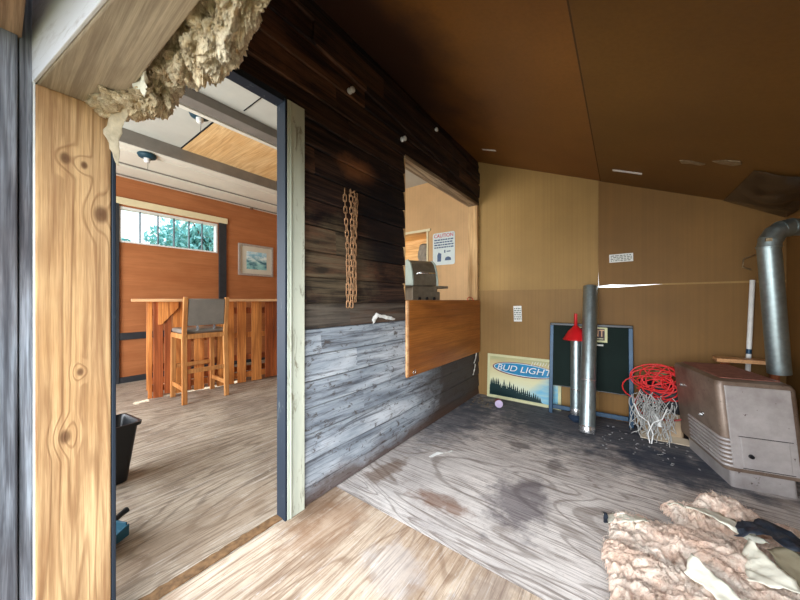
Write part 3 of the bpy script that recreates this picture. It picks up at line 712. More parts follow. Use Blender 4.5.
# ------------------------------------------------------------------ knobs and scraps on the burnt wall
def insulator(y, z, label):
    t = thing('porcelain_insulator', label, 'insulator', (0.008, y, z), 0, 'porcelain wire insulators on the burnt wall')
    g = MB(); R = Matrix.Rotation(PI/2, 4, 'Y')
    g.lathe([(0, 0), (0.017, 0.0), (0.018, 0.010), (0.011, 0.015), (0.011, 0.021), (0.018, 0.026), (0.016, 0.036), (0.004, 0.038), (0, 0.038)], 16, R); build('spool', g, M_white, t)
    g = MB(); g.tube([(0.03, 0, 0.016), (0.034, 0.012, 0.04), (0.02, 0.004, 0.055)], 0.002, 5); build('wire', g, M_darktrim, t)
insulator(1.265, 2.321, 'white porcelain insulator high above the hanging chain')
insulator(2.274, 2.545, 'white porcelain insulator above the middle of the hatch')
insulator(1.80, 2.262, 'white porcelain insulator at the upper corner of the hatch')
def scrap(name, pts, label, cat, mat, parent=None, amp=0.006, solid=0.001, seed=0, group=None):
    """crumpled sheet from a polygon fan laid on pts (3-D corners of a strip: list of left/right pairs)"""
    g = MB(); n_ = len(pts)-1; M_ = 8
    def f(u, v):
        k = min(int(u*n_), n_-1); t_ = u*n_-k
        a = Vector(pts[k][0]).lerp(Vector(pts[k+1][0]), t_); b = Vector(pts[k][1]).lerp(Vector(pts[k+1][1]), t_)
        p = a.lerp(b, v); nn = noise.noise_vector(p*35+Vector((seed, 0, 0)))
        nn2 = noise.noise_vector(p*90+Vector((seed, 5, 0)))
        return p+nn*amp+nn2*amp*0.5
    g.grid(n_*8, M_, f); o = build(name, g, mat, parent, solid=solid)
    if label: tag(o, label, cat, group)
    return o
scrap('paint_scrap', [((0.018, 1.46, 0.945), (0.018, 1.47, 0.915)), ((0.02, 1.50, 0.985), (0.02, 1.52, 0.955)), ((0.02, 1.54, 0.972), (0.02, 1.55, 0.948)), ((0.02, 1.64, 0.958), (0.02, 1.64, 0.933)), ((0.018, 1.71, 0.935), (0.018, 1.71, 0.925))],
      'torn white strip caught on the plank wall beside the hatch flap', 'scrap', M_white, seed=1)
for k, (y0_, z0_, lb) in enumerate(((3.19, 0.43, 'upper white torn strip on dark planks under the flap'), (3.16, 0.31, 'lower white torn strip on dark planks under the flap'))):
    scrap('wall_scrap', [((0.016, y0_+0.03, z0_+0.05), (0.016, y0_+0.0, z0_+0.05)), ((0.02, y0_, z0_), (0.02, y0_-0.025, z0_)), ((0.016, y0_-0.04, z0_-0.06), (0.016, y0_-0.06, z0_-0.055))],
          lb, 'scrap', M_white, seed=3+k, amp=0.004)

# ------------------------------------------------------------------ barbecue grill and sack, notice on the rear wall
gr = thing('barbecue_grill', 'gas barbecue grill with grey hood seen through the hatch', 'grill', (-0.36, 2.62, 0), math.radians(62))
gr.scale = (0.60, 0.60, 1.02)
M_cast = plain('dull_cast_metal', lin(122, 112, 96), 0.45, 0.3, 0.2, 14); M_silver = plain('pale_hood_end', lin(186, 200, 190), 0.4, 0.2, 0.12, 9)
hood = [(-0.20, 1.19), (-0.20, 1.24), (-0.17, 1.33), (-0.11, 1.41), (-0.02, 1.445), (0.08, 1.44), (0.16, 1.38), (0.20, 1.28), (0.20, 1.19)]
g = MB(); g.prism(hood, -0.22, 0.22, 'x'); build('hood', g, M_cast, gr, bev=0.012, auto=35)
for sx in (-1, 1):
    g = MB(); g.prism([(a*1.03, 1.19+(b-1.19)*1.03) for a, b in hood], sx*0.235-0.015, sx*0.235+0.015, 'x'); build('hood_end', g, M_silver, gr, bev=0.006)
g = MB(); g.tube([(-0.16, -0.19, 1.30), (-0.16, -0.23, 1.31), (0.16, -0.23, 1.31), (0.16, -0.19, 1.30)], 0.010, 8); build('hood_handle', g, M_chrome, gr)
g = MB(); g.box((-0.24, -0.19, 1.0), (0.24, 0.19, 1.185)); build('firebox', g, M_cast, gr, bev=0.01)
g = MB(); g.box((-0.26, -0.235, 0.98), (0.26, -0.19, 1.13)); build('control_panel', g, M_cast, gr, bev=0.006)
for kx in (-0.14, 0.0, 0.14):
    g = MB(); g.tube([(kx, -0.235, 1.06), (kx, -0.262, 1.06)], 0.020, 16); build('knob', g, M_black, gr)
for sx in (-1, 1):
    g = MB(); g.box((min(sx*0.26, sx*0.46), -0.19, 1.165), (max(sx*0.26, sx*0.46), 0.19, 1.19)); build('side_shelf', g, M_cast, gr, bev=0.005)
g = MB(); g.box((-0.24, -0.18, 0.12), (0.24, 0.18, 0.98)); build('cabinet', g, M_darktrim, gr, bev=0.005)
for sx in (-1, 1):
    for sy in (-1, 1):
        g = MB(); g.box((sx*0.22-0.02, sy*0.16-0.02, 0), (sx*0.22+0.02, sy*0.16+0.02, 0.12)); build('leg', g, M_black, gr)
g = MB()
def sackf(u, v):
    a = 2*PI*u; z = v*0.48; r = 0.12*(1-0.35*v)*(1+0.12*math.sin(3*a+v*5)); n_ = noise.noise(Vector((math.cos(a)*3, math.sin(a)*3, z*14)))
    return ((r+0.03*n_)*math.cos(a), (r+0.03*n_)*math.sin(a)*0.8, z)
g.grid(28, 18, sackf); g.lathe([(0.075, 0.48), (0.04, 0.50), (0, 0.50)], 14)
tag(build('sack', g, plain('grey_sack', lin(150, 142, 128), 0.9, var=0.3, scale=15, bump=0.5), loc=(-1.17, 4.02, NZ0)), 'crumpled grey sack in the niche behind the grill', 'sack')
ps = thing('notice_poster', 'white notice with red heading and blue drawings behind the hatch', 'poster', (-0.713, BARY-0.004, 1.80))
g = MB(); rb = []
for q, (sx, sz) in enumerate(((1, 1), (-1, 1), (-1, -1), (1, -1))):
    for k in range(5):
        a = PI/2*q+PI/2*k/4; rb.append((sx*0.145+0.03*math.cos(a), sz*0.20+0.03*math.sin(a)))
g.prism(rb, -0.002, 0.003, 'y'); build('sheet', g, plain('poster_sheet', lin(212, 222, 220), 0.5, var=0.05), ps)
M_inkred = plain('red_ink', lin(196, 70, 90), 0.6); M_inkblue = plain('blue_grey_ink', lin(78, 96, 128), 0.6)
text('heading', 'CAUTION', 0.072, M_inkred, ps, (0, -0.003, 0.185), extrude=0.0005, bold=0.001, sx=0.95)
g = MB()
for r_ in range(4):
    zz = 0.13-r_*0.036; xx = -0.15
    rr = random.Random(r_)
    while xx < 0.14:
        wv = rr.uniform(0.018, 0.05); g.box((xx, -0.0035, zz-0.010), (min(xx+wv, 0.155), -0.002, zz+0.008)); xx += wv+0.008
build('printed_lines', g, M_inkblue, ps)
g = MB()
g.prism([(-0.10, -0.18), (-0.04, -0.18), (-0.035, -0.07), (-0.08, -0.05), (-0.10, -0.09)], -0.0035, -0.002, 'y'); g.prism([(0.02, -0.17), (0.12, -0.17), (0.11, -0.13), (0.07, -0.115), (0.03, -0.13)], -0.0035, -0.002, 'y')
g.box((0.01, -0.0035, -0.06), (0.03, -0.002, -0.02)); g.box((0.05, -0.0035, -0.05), (0.11, -0.002, -0.035))
build('drawings', g, M_inkblue, ps)

# ------------------------------------------------------------------ labels stuck on the cardboard
def label_sticker(loc, w_, h_, label, rows, vert=False, ry=0, parent_rot=None):
    t = thing('sticker', label, 'sticker', loc)
    t.rotation_euler = (0, ry, 0)
    g = MB(); g.box((-w_/2, -0.0015, -h_/2), (w_/2, 0.0, h_/2)); build('sheet', g, M_white, t)
    g = MB(); rr = random.Random(int(w_*1000))
    for r_ in range(rows):
        zz = h_/2*0.8-(r_+0.5)*h_*0.8/rows; xx = -w_*0.44
        while xx < w_*0.40:
            q = rr.uniform(0.008, 0.03); g.box((xx, -0.0022, zz-h_*0.22/rows), (min(xx+q, w_*0.45), -0.0015, zz+h_*0.22/rows)); xx += q+0.006
    build('printed_lines', g, plain('grey_ink', lin(120, 130, 120), 0.6), t)
label_sticker((1.318, BY-0.006, 1.442), 0.17, 0.072, 'white printed sticker on the cardboard above the daylight slit', 4, ry=math.radians(-1))
label_sticker((0.437, BY-0.006, 0.925), 0.082, 0.165, 'upright white sticker low on the cardboard above the beer sign', 6, ry=math.radians(-2))

# strips and foil on the sloping ceiling
SL = math.atan(-0.42)
def on_ceiling(name, x, y, poly, label, cat, mat, rot, th=0.004, group=None):
    g = MB(); g.prism(poly, -th, 0.0, 'z'); o = build(name, g, mat)
    o.location = (x, y, ceil_z(x)-(0.007 if x > 1.17 else 0.001)); o.rotation_euler = (Matrix.Rotation(-SL, 4, 'Y') @ Matrix.Rotation(rot, 4, 'Z')).to_euler()
    return tag(o, label, cat, group)
rect = lambda a, b: [(-a/2, -b/2), (a/2, -b/2), (a/2, b/2), (-a/2, b/2)]
on_ceiling('ceiling_sticker', 1.356, 2.946, rect(0.20, 0.034), 'white strip on the ceiling above the printed wall sticker', 'sticker', M_white, math.radians(0), 0.002)
on_ceiling('ceiling_sticker', 0.285, 2.86, rect(0.15, 0.03), 'white strip on the ceiling near the hatch corner', 'sticker', M_white, math.radians(-6), 0.002)
M_foil = plain('dull_foil', lin(150, 132, 104), 0.35, 0.6, 0.4, 40, bump=0.8)
on_ceiling('foil_patch', 1.675, 2.62, [(-0.06, -0.015), (0, -0.03), (0.07, -0.008), (0.055, 0.02), (0.0, 0.012), (-0.04, 0.028)], 'small thin foil patch on the ceiling above the heater side', 'patch', M_foil, 0.1)
on_ceiling('foil_patch', 1.826, 2.56, [(-0.07, 0.0), (-0.02, -0.035), (0.045, -0.038), (0.06, 0.0), (0.03, 0.035), (-0.03, 0.025)], 'rounder crumpled foil patch on the ceiling nearest the duct', 'patch', M_foil, 0)
# sagging plastic film in the corner
g = MB()
def film(u, v):
    x = 1.94+u*0.30; y = 2.62+v*0.66
    n_ = noise.turbulence(Vector((x*5, y*5, 1)), 3, True)
    sag = 0.05*math.sin(PI*min(1, u*1.2))*math.sin(PI*v)+0.05*u*v
    return (x, y, ceil_z(x)-0.014-max(0, sag)-0.02*n_*min(1, 5*u*(1-v)))
g.grid(50, 70, film)
m = NM('dusty_plastic_film', 0.18, spec=0.6); m.color(m.ramp(m.noise(scale=9, detail=5), [(0.35, lin(40, 28, 18)), (0.7, lin(92, 72, 52))])); m.b.inputs['Alpha'].default_value = 0.55
tag(build('plastic_film', g, m, solid=0.001), 'dusty plastic film sagging from the ceiling corner over the duct', 'plastic film')

# ------------------------------------------------------------------ beer sign leaning on the back wall
bs = thing('beer_sign', 'cream-framed beer sign with forest scene leaning on the back wall', 'sign', (0.115, 3.262, 0.0))
bs.rotation_euler = (math.radians(-3.2), 0, 0)
SW, SH = 0.735, 0.475
M_signframe = plain('cream_frame', lin(206, 204, 160), 0.5, var=0.1)
for lo, hi in (((0, 0, 0), (SW, 0.02, 0.03)), ((0, 0, SH-0.025), (SW, 0.02, SH)), ((0, 0, 0.03), (0.028, 0.02, SH-0.025)), ((SW-0.028, 0, 0.03), (SW, 0.02, SH-0.025))):
    g = MB(); g.box(lo, hi); build('frame_bar', g, M_signframe, bs, bev=0.002)
m = NM('misty_sky_and_lake', 0.25)
xyz = m.sep(); n1 = m.noise(m.map((1, 1, 4)), 5, 5, 0.6)
skyc = m.ramp(m.math('ADD', m.math('MULTIPLY', xyz[2], 1.6), m.math('MULTIPLY', n1, 0.2)), [(0.12, lin(200, 222, 216)), (0.45, lin(224, 220, 178)), (0.7, lin(206, 190, 142)), (0.9, lin(160, 170, 130))])
m.color(m.mix(m.math('MULTIPLY', m.ramp(m.math('SUBTRACT', xyz[0], xyz[2]), [(0.28, 0), (0.40, 1)]), m.ramp(n1, [(0.3, 0.4), (0.6, 1)])), skyc, lin(120, 186, 214)))
g = MB(); g.box((0.028, 0.006, 0.03), (SW-0.028, 0.012, SH-0.025)); build('printed_panel', g, m, bs)
g = MB(); rr = random.Random(3)
def fir(x, z0, h, w_):
    poly = [(x-w_*0.1, z0)]
    for k in range(4):
        poly += [(x-w_*(1-k*0.23)*0.5, z0+h*(0.10+k*0.21)), (x-w_*(1-k*0.23)*0.22, z0+h*(0.26+k*0.21))]
    poly += [(x, z0+h)]
    for k in range(3, -1, -1):
        poly += [(x+w_*(1-k*0.23)*0.22, z0+h*(0.26+k*0.21)), (x+w_*(1-k*0.23)*0.5, z0+h*(0.10+k*0.21))]
    poly += [(x+w_*0.1, z0)]
    g.prism(poly, 0.003, 0.006, 'y')
for k in range(26):
    t_ = k/25; x = 0.045+t_*0.50; fir(x, 0.035, (0.20-0.13*t_)*rr.uniform(0.75, 1.15), 0.06-0.025*t_)
g.prism([(0.03, 0.031), (0.58, 0.031), (0.50, 0.06), (0.30, 0.075), (0.03, 0.12)], 0.0035, 0.006, 'y')
build('fir_trees', g, plain('dark_fir_print', lin(14, 48, 50), 0.4), bs)
def ellipse(cx, cz, a, b, y0_, y1_, ang=0.0):
    g = MB(); P = []
    for k in range(40):
        t_ = 2*PI*k/40; x, z = a*math.cos(t_), b*math.sin(t_); P.append((cx+x*math.cos(ang)-z*math.sin(ang), cz+x*math.sin(ang)+z*math.cos(ang)))
    g.prism(P, y0_, y1_, 'y'); return g
build('logo_shadow', ellipse(0.375, 0.335, 0.318, 0.074, 0.0035, 0.006, -0.02), plain('dark_red_print', lin(110, 18, 52), 0.4), bs)
build('logo_rim', ellipse(0.382, 0.337, 0.312, 0.066, 0.0025, 0.0035, -0.02), plain('silver_print', lin(196, 214, 214), 0.4), bs)
build('logo_oval', ellipse(0.384, 0.337, 0.302, 0.058, 0.0015, 0.0025, -0.02), plain('logo_blue', lin(20, 128, 176), 0.35, var=0.25, scale=14), bs)
text('logo_lettering', 'BUD LIGHT', 0.088, M_white, bs, (0.372, 0.001, 0.338), extrude=0.0008, shear=0.25, sx=1.2)
g = MB()
for k in range(9):
    x = 0.46+k*0.026; g.beam((x, 0.004, 0.395+0.006*(k % 3)), (x+0.014, 0.004, 0.436), 0.004, 0.004)
build('grass_stalks', g, M_white, bs)

# ------------------------------------------------------------------ folded table with a sign sticker
ft = thing('folding_table', 'folded dark green card table with blue metal frame against the back wall', 'table', (0.765, 3.135, 0.0), math.radians(3))
ft.rotation_euler = (math.radians(-7), 0, math.radians(2.5))
for xx in (0.015, 0.625):
    g = MB(); g.box((xx-0.017, 0, 0.0), (xx+0.017, 0.028, 0.85)); build('leg', g, M_blue, ft, bev=0.004)
g = MB(); g.box((0.033, 0.004, 0.045), (0.607, 0.026, 0.085)); build('cross_bar', g, M_blue, ft, bev=0.004)
g = MB(); g.box((0.03, -0.008, 0.262), (0.608, -0.001, 0.83)); build('top_panel', g, M_teal_dark, ft, bev=0.002)
g = MB(); g.box((0.0, -0.012, 0.83), (0.64, 0.03, 0.855)); build('edge_rail', g, M_black, ft, bev=0.004)
g = MB(); g.box((0.05, -0.0085, 0.262), (0.59, -0.008, 0.268)); build('edge_bead', g, M_black, ft)
sg = [(0.235, 0.70)]
g = MB(); g.box((0.205, -0.011, 0.695), (0.460, -0.0085, 0.828)); build('sign_sticker', g, plain('cream_sticker', lin(214, 212, 160), 0.5), ft)
g = MB(); g.box((0.222, -0.012, 0.712), (0.440, -0.0115, 0.815)); build('sign_field', g, plain('dark_sign_field', lin(54, 14, 18), 0.5), ft)
text('sign_lettering', 'FRONT', 0.088, plain('pale_red_print', lin(226, 176, 132), 0.5), ft, (0.331, -0.0125, 0.772), extrude=0.0005, sx=0.74, bold=0.001)
g = MB(); g.box((0.29, -0.0125, 0.722), (0.43, -0.0117, 0.731)); build('sign_stripe', g, M_signframe, ft)
g = MB(); g.box((0.37, -0.010, 0.662), (0.43, -0.0085, 0.676)); build('small_label', g, M_white, ft)

# ------------------------------------------------------------------ pipes and funnel
def pipe(name, p0, p1, r, label, cat='pipe'):
    p0, p1 = Vector(p0), Vector(p1); t = thing(name, label, cat, p0)
    L = p1-p0; t.rotation_euler = L.to_track_quat('Z', 'Y').to_euler(); h = L.length
    g = MB(); g.lathe([(r, 0), (r, h), (r-0.0015, h), (r-0.0015, 0), (r, 0)], 32); build('pipe_body', g, M_galv, t, auto=40)
    g = MB(); g.lathe([(r+0.0005, 0.0), (r+0.002, 0.002), (r+0.002, 0.05), (r+0.0005, 0.055)], 32); build('collar', g, M_chrome, t)
    g = MB(); g.lathe([(r+0.0002, h*0.33), (r+0.0018, h*0.33+0.004), (r+0.0002, h*0.33+0.008)], 32); build('bead', g, M_chrome, t)
    g = MB(); g.box((r*0.55, -r*0.95, 0.05), (r*0.68, -r*0.80, h)); build('seam', g, M_galv, t)
    return t
pipe('stove_pipe', (1.10, 2.82, 0.004), (1.095, 3.215, 1.19), 0.056, 'tall galvanised pipe leaning in front of the green folded table')
pipe('stove_pipe', (1.000, 3.05, 0.06), (0.992, 3.125, 0.70), 0.045, 'short galvanised pipe under the red funnel')
g = MB()
g.grid(26, 14, lambda u, v: ((0.06+0.012*noise.noise(Vector((u*8, v*4, 0))))*math.cos(2*PI*u)*(0.35+0.65*math.sin(PI*(v*0.85+0.08))), (0.05+0.012*noise.noise(Vector((u*8, v*4, 3))))*math.sin(2*PI*u)*(0.35+0.65*math.sin(PI*(v*0.85+0.08))), 0.002+v*0.07+0.004*noise.noise(Vector((u*9, v*9, 9)))))
tag(build('rag', g, plain('dark_blue_cloth', lin(30, 46, 66), 0.9, var=0.3), loc=(1.0, 3.04, 0)), 'dark blue rag bunched beneath the short galvanised pipe', 'rag')
g = MB(); g.lathe([(0.014, 0.235), (0.016, 0.13), (0.030, 0.115), (0.072, 0.075), (0.112, 0.008), (0.118, 0.006), (0.118, 0.0), (0.110, 0.0), (0.068, 0.07), (0.026, 0.108), (0.012, 0.125), (0.011, 0.235), (0.014, 0.235)], 32)
g.v = [(x*0.88, y*0.88, z) for x, y, z in g.v]
tag(build('funnel', g, M_red, auto=40, loc=(0.990, 3.115, 0.712)), 'upturned red plastic funnel on top of the short pipe', 'funnel')

# small cup and debris by the sign
cup = thing('paper_cup', 'pale lilac paper cup lying in front of the beer sign', 'cup', (0.31, 3.06, 0.038), math.radians(22))
R = Matrix.Rotation(PI/2, 4, 'X')
g = MB(); g.lathe([(0.0, 0.004), (0.030, 0.002), (0.030, 0.0), (0.038, 0.085), (0.036, 0.085), (0.029, 0.004)], 22, R); build('cup_wall', g, plain('red_cup', lin(140, 38, 56), 0.5), cup, auto=40)
g = MB(); g.lathe([(0.0, 0.080), (0.035, 0.080), (0.0385, 0.087), (0.0355, 0.088), (0, 0.083)], 22, R); build('cup_lid', g, plain('lilac', lin(196, 178, 206), 0.5), cup)
def chips(name, n_, area, label, cat, mat, seed, size=0.02):
    rr = random.Random(seed); g = MB()
    for _ in range(n_):
        x, y = rr.uniform(area[0], area[2]), rr.uniform(area[1], area[3]); s_ = size*rr.uniform(0.4, 1.2); a = rr.uniform(0, 6.3)
        M_ = Matrix.Translation((x, y, 0.001)) @ Matrix.Rotation(a, 4, 'Z') @ Matrix.Rotation(rr.uniform(-.1, .1), 4, 'X')
        g.prism([(-s_, -s_*0.4), (s_*0.6, -s_*0.5), (s_, s_*0.2), (-s_*0.2, s_*0.5)], 0.0, 0.003, 'z', M_)
    return tag(build(name, g, mat), label, cat, kind='stuff')
chips('litter_chips', 40, (0.05, 2.9, 0.30, 3.2), 'small dusty litter chips in the corner by the beer sign', 'litter', plain('dusty_chips', lin(120, 108, 88), 0.8, var=0.4, scale=60), 5, 0.016)
chips('plaster_crumbs', 60, (1.2, 2.6, 1.75, 3.1), 'pale crumbs scattered on the dark floor by the mop strings', 'litter', plain('pale_crumb', lin(150, 150, 150), 0.8), 6, 0.008)
scrap('floor_scrap', [((0.265, 1.76, 0.003), (0.28, 1.755, 0.003)), ((0.29, 1.84, 0.012), (0.31, 1.83, 0.006)), ((0.33, 1.87, 0.004), (0.335, 1.85, 0.012)), ((0.36, 1.93, 0.004), (0.37, 1.92, 0.004))],
      'small torn white scrap alone on the plywood floor', 'scrap', M_white, seed=8, amp=0.004)
g = MB(); g.beam((1.285, 1.83, 0.006), (1.44, 1.80, 0.012), 0.016, 0.01); tag(build('wood_splinter', g, M_white, bev=0.002), 'thin white stick on the floor beside the insulation pile', 'stick')

# ------------------------------------------------------------------ corner heap: box, crate, cords, mop
bx = thing('cardboard_box', 'low tan box under the red cord beside the heater', 'box', (1.46, 3.08, 0.0))
g = MB(); g.box((0.0, 0, 0.0), (0.24, 0.22, 0.20)); build('carton', g, plain('tan_card', lin(176, 152, 124), 0.8, var=0.1), bx, bev=0.02, auto=40)
g = MB(); g.hexa([(-0.02, -0.09, 0.0), (0.28, -0.06, 0.0), (0.26, 0.0, 0.0), (-0.02, 0.0, 0.0), (-0.02, -0.09, 0.006), (0.28, -0.06, 0.006), (0.26, 0.0, 0.03), (-0.02, 0.0, 0.03)]); build('flap', g, plain('pale_card', lin(196, 180, 156), 0.8), bx)
cr_ = thing('plastic_crate', 'black plastic crate behind the tangle of red cord', 'crate', (1.44, 3.08, 0.20))
g = MB()
g.box((0, 0, 0), (0.26, 0.19, 0.012)); g.box((0, 0, 0.012), (0.012, 0.19, 0.2)); g.box((0.248, 0, 0.012), (0.26, 0.19, 0.2)); g.box((0, 0.178, 0.012), (0.26, 0.19, 0.2)); g.box((0, 0, 0.012), (0.26, 0.012, 0.2))
build('shell', g, M_black, cr_, bev=0.003)
for zz in (0.07, 0.13):
    g = MB(); g.box((0.02, -0.004, zz), (0.24, 0.0, zz+0.012)); build('rib', g, M_darktrim, cr_)
g = MB(); g.lathe([(0.055*math.sin(PI*k/14), -0.055*math.cos(PI*k/14)) for k in range(15)], 24)
m = NM('green_glass_float', 0.08); m.color(lin(120, 150, 104)); 
tag(build('glass_float', g, m, loc=(1.565, 3.155, 0.46)), 'round green glass float tangled in the red cord', 'float')
cord = thing('extension_cord', 'long red extension cord looped in a messy heap in the corner', 'cord', (1.54, 3.16, 0.42))
rr = random.Random(11)
g = MB()
path = []
for k in range(7*24):
    a = 2*PI*k/24; q = k/24
    rx = 0.13+0.05*math.sin(q*2.3)+0.01*math.sin(q*7); rz_ = 0.085+0.03*math.cos(q*1.7)
    n_ = noise.noise_vector(Vector((k*0.045, 2.2, 0)))
    path.append((rx*math.cos(a)+0.03*math.sin(q*1.3)+0.03*n_.x, -0.105-0.03*math.sin(a*0.5+q)+0.03*n_.y, rz_*math.sin(a)+0.04*math.cos(q*0.9)+0.02*n_.z+0.0))
g.tube(path, 0.0048, 7); build('cord', g, M_redcord, cord)
g = MB(); path = []
for k in range(6*22):
    a = 2*PI*k/22; q = k/22; n_ = noise.noise_vector(Vector((k*0.07, 9.2, 0)))
    path.append((0.035+(0.10+0.05*math.sin(q*3.1))*math.cos(a*1.0+q)+0.03*n_.x, -0.09-0.02*math.sin(a+q)+0.03*n_.y, 0.02+(0.10+0.04*math.cos(q*2.2))*math.sin(a*1.0)+0.02*n_.z))
g.tube(path, 0.0045, 7); build('cord', g, M_redcord, cord)
g = MB(); path = []
for k in range(60):
    a = PI*0.15+1.25*PI*k/59; path.append((0.02+0.15*math.cos(a+PI*0.65), -0.15+0.02*math.sin(a*3), -0.16+0.10*math.sin(a+PI*0.65)))
g.tube(path, 0.0075, 8); build('cord_loop', g, plain('dull_red_hose', lin(150, 66, 62), 0.5), cord)
g = MB(); path = [(0.06+0.035*math.cos(a), -0.13+0.01*math.sin(3*a), 0.02+0.05*math.sin(a)) for a in [2*PI*k/40*3 for k in range(40)]]; g.tube(path, 0.0045, 7); build('cord', g, M_redcord, cord)
g = MB(); g.tube([(-0.03, -0.17, -0.20), (0.01, -0.19, -0.27)], [0.013, 0.017], 10); g.box((0.0, -0.2, -0.3), (0.024, -0.18, -0.265)); build('plug', g, M_white, cord)
mop = thing('string_mop', 'grey string mop head hanging in a tangle below the red cord', 'mop', (1.48, 3.0, 0.30))
g = MB(); rr = random.Random(5)
for k in range(58):
    x = rr.uniform(-0.08, 0.14); y = rr.uniform(-0.05, 0.02); z0_ = rr.uniform(-0.02, 0.05); L_ = rr.uniform(0.18, 0.30)
    P = []; ph = rr.uniform(0, 6)
    for i in range(12):
        t_ = i/11; zz = z0_-L_*t_
        P.append((x+0.03*math.sin(ph+t_*(3+k%5))+0.05*(rr.random()-0.5)*0.2+0.03*math.sin(k*1.7)*t_, y-0.05*t_*t_-0.02*math.sin(ph*2+t_*7), max(zz+0.03*math.sin(ph*3+t_*5), -0.295)))
    g.tube(P, 0.0026, 5)
build('strings', g, M_string, mop)
for x0_, sgn in ((-0.02, 1), (0.05, -1)):
    g = MB(); g.tube([(x0_-0.06*sgn, -0.09, -0.02), (x0_-0.03*sgn, -0.11, -0.10), (x0_+0.02*sgn, -0.12, -0.13), (x0_+0.05*sgn, -0.11, -0.22), (x0_+0.04*sgn, -0.13, -0.285)], 0.004, 7); build('white_cord', g, M_white, mop)
# board behind the heater and white pole
g = MB(); g.hexa([(1.86, 3.02, 0.635), (2.20, 3.10, 0.635), (2.20, 3.19, 0.635), (1.86, 3.15, 0.635), (1.86, 3.02, 0.660), (2.20, 3.10, 0.660), (2.20, 3.19, 0.660), (1.86, 3.15, 0.660)])
bd = thing('shelf_board', 'pale wooden board lying across the back of the heater', 'board', (0, 0, 0))
build('board_top', g, M_bartop, bd, bev=0.002)
g = MB(); g.box((1.90, 3.115, 0.0), (1.94, 3.15, 0.635)); build('support', g, M_barwood_dark, bd)
g = MB(); g.box((2.14, 3.145, 0.0), (2.18, 3.18, 0.635)); build('support', g, M_barwood_dark, bd)
pl = thing('white_pole', 'thin white pole leaning into the corner behind the duct', 'pole', (2.03, 3.205, 0.0))
g = MB(); g.tube([(0, 0, 0), (0.057, 0.07, 1.215)], 0.014, 12); build('tube', g, M_white, pl)
g = MB(); g.tube([(0.032, 0.039, 0.68), (0.0335, 0.041, 0.715)], 0.0148, 12); build('blue_band', g, M_blue, pl)

# ------------------------------------------------------------------ heater
HR = math.radians(13)
ht = thing('gas_heater', 'old brown enamelled gas heater with rounded corners, perforated top and duct', 'heater', (1.905, 2.79, 0.0), HR)
hw, hd = 0.165, 0.285
sh = lambda z: -0.055*(z/0.62)      # leans a little to the left
def hbox(mb, sizes, rad, n=6):
    N, vs = rbox(mb, sizes, rad, n)
    mb.v = mb.v[:-len(vs)]+[(x+sh(z), y, z) for x, y, z in vs]; return N, vs
g = MB(); hbox(g, [(hw-0.03, hd-0.03, 0.0), (hw-0.03, hd-0.03, 0.095), (0.05, 0.05, 0.095)], 0.02); build('plinth', g, M_heater_face, ht, auto=40)
g = MB(); N, vs = hbox(g, [(hw-0.03, hd-0.03, 0.095), (hw, hd, 0.105), (hw, hd, 0.585), (hw-0.008, hd-0.008, 0.605), (hw-0.03, hd-0.03, 0.615), (0.04, 0.04, 0.6155)], 0.032)
g.f.append(tuple(range(len(g.v)-N, len(g.v)))); g.smooth.append(False)
build('casing', g, M_heater, ht, auto=40)
g = MB()
def fp(u, v): z = 0.125+0.465*v; return (sh(z)-(hw-0.05)+u*(2*hw-0.10), -hd-0.004, z)
g.hexa([(sh(0.125)-hw+0.033, -hd-0.006, 0.125), (sh(0.125)+hw-0.033, -hd-0.006, 0.125), (sh(.125)+hw-0.033, -hd+0.005, 0.125), (sh(.125)-hw+0.033, -hd+0.005, 0.125),
        (sh(0.585)-hw+0.033, -hd-0.006, 0.585), (sh(0.585)+hw-0.033, -hd-0.006, 0.585), (sh(.585)+hw-0.033, -hd+0.005, 0.585), (sh(.585)-hw+0.033, -hd+0.005, 0.585)])
build('front_panel', g, M_heater_face, ht, bev=0.003)
g = MB(); d0, d1 = 0.135, 0.305
g.hexa([(sh(d0)-0.09, -hd-0.010, d0), (sh(d0)+0.10, -hd-0.010, d0), (sh(d0)+0.10, -hd-0.005, d0), (sh(d0)-0.09, -hd-0.005, d0), (sh(d1)-0.09, -hd-0.010, d1), (sh(d1)+0.10, -hd-0.010, d1), (sh(d1)+0.10, -hd-0.005, d1), (sh(d1)-0.09, -hd-0.005, d1)])
door = build('door', g, M_heater_face, ht, bev=0.002)
g = MB(); g.tube([(-0.075, -hd-0.010, 0.205), (-0.075, -hd-0.022, 0.205)], [0.012, 0.010], 14); build('knob', g, M_black, door)
for lo, hi in (((-0.105, d0-0.004), (0.10, d0-0.001)), ((-0.125, d1+0.001), (0.09, d1+0.004))):
    g = MB(); g.box((lo[0], -hd-0.0075, lo[1]), (hi[0], -hd-0.0055, hi[1])); build('door_gap', g, M_blackhole, ht)
# louvres wrapping the front-left corner and side
for k in range(7):
    z = 0.135+k*0.024; g = MB(); P = []
    P += [(sh(z)-hw-0.002, hd*0.35, z), (sh(z)-hw-0.004, -hd+0.032, z)]
    for q in range(6): a = PI+PI/2*q/5; P.append((sh(z)-hw+0.032+0.036*math.cos(a), -hd+0.032+0.036*math.sin(a), z))
    g.tube(P, 0.008, 8); build('louvre', g, M_heater_face, ht)
g = MB()
z = 0.617; nx, ny = 15, 26
for i in range(nx+1): x = -hw+0.045+i*(2*hw-0.09)/nx; g.box((sh(z)+x-0.0035, -hd+0.05, z-0.001), (sh(z)+x+0.0035, hd-0.05, z+0.004))
for j in range(ny+1): y = -hd+0.05+j*(2*hd-0.10)/ny; g.box((sh(z)-hw+0.045, y-0.0035, z-0.001), (sh(z)+hw-0.045, y+0.0035, z+0.004))
build('top_grille', g, M_grille, ht)
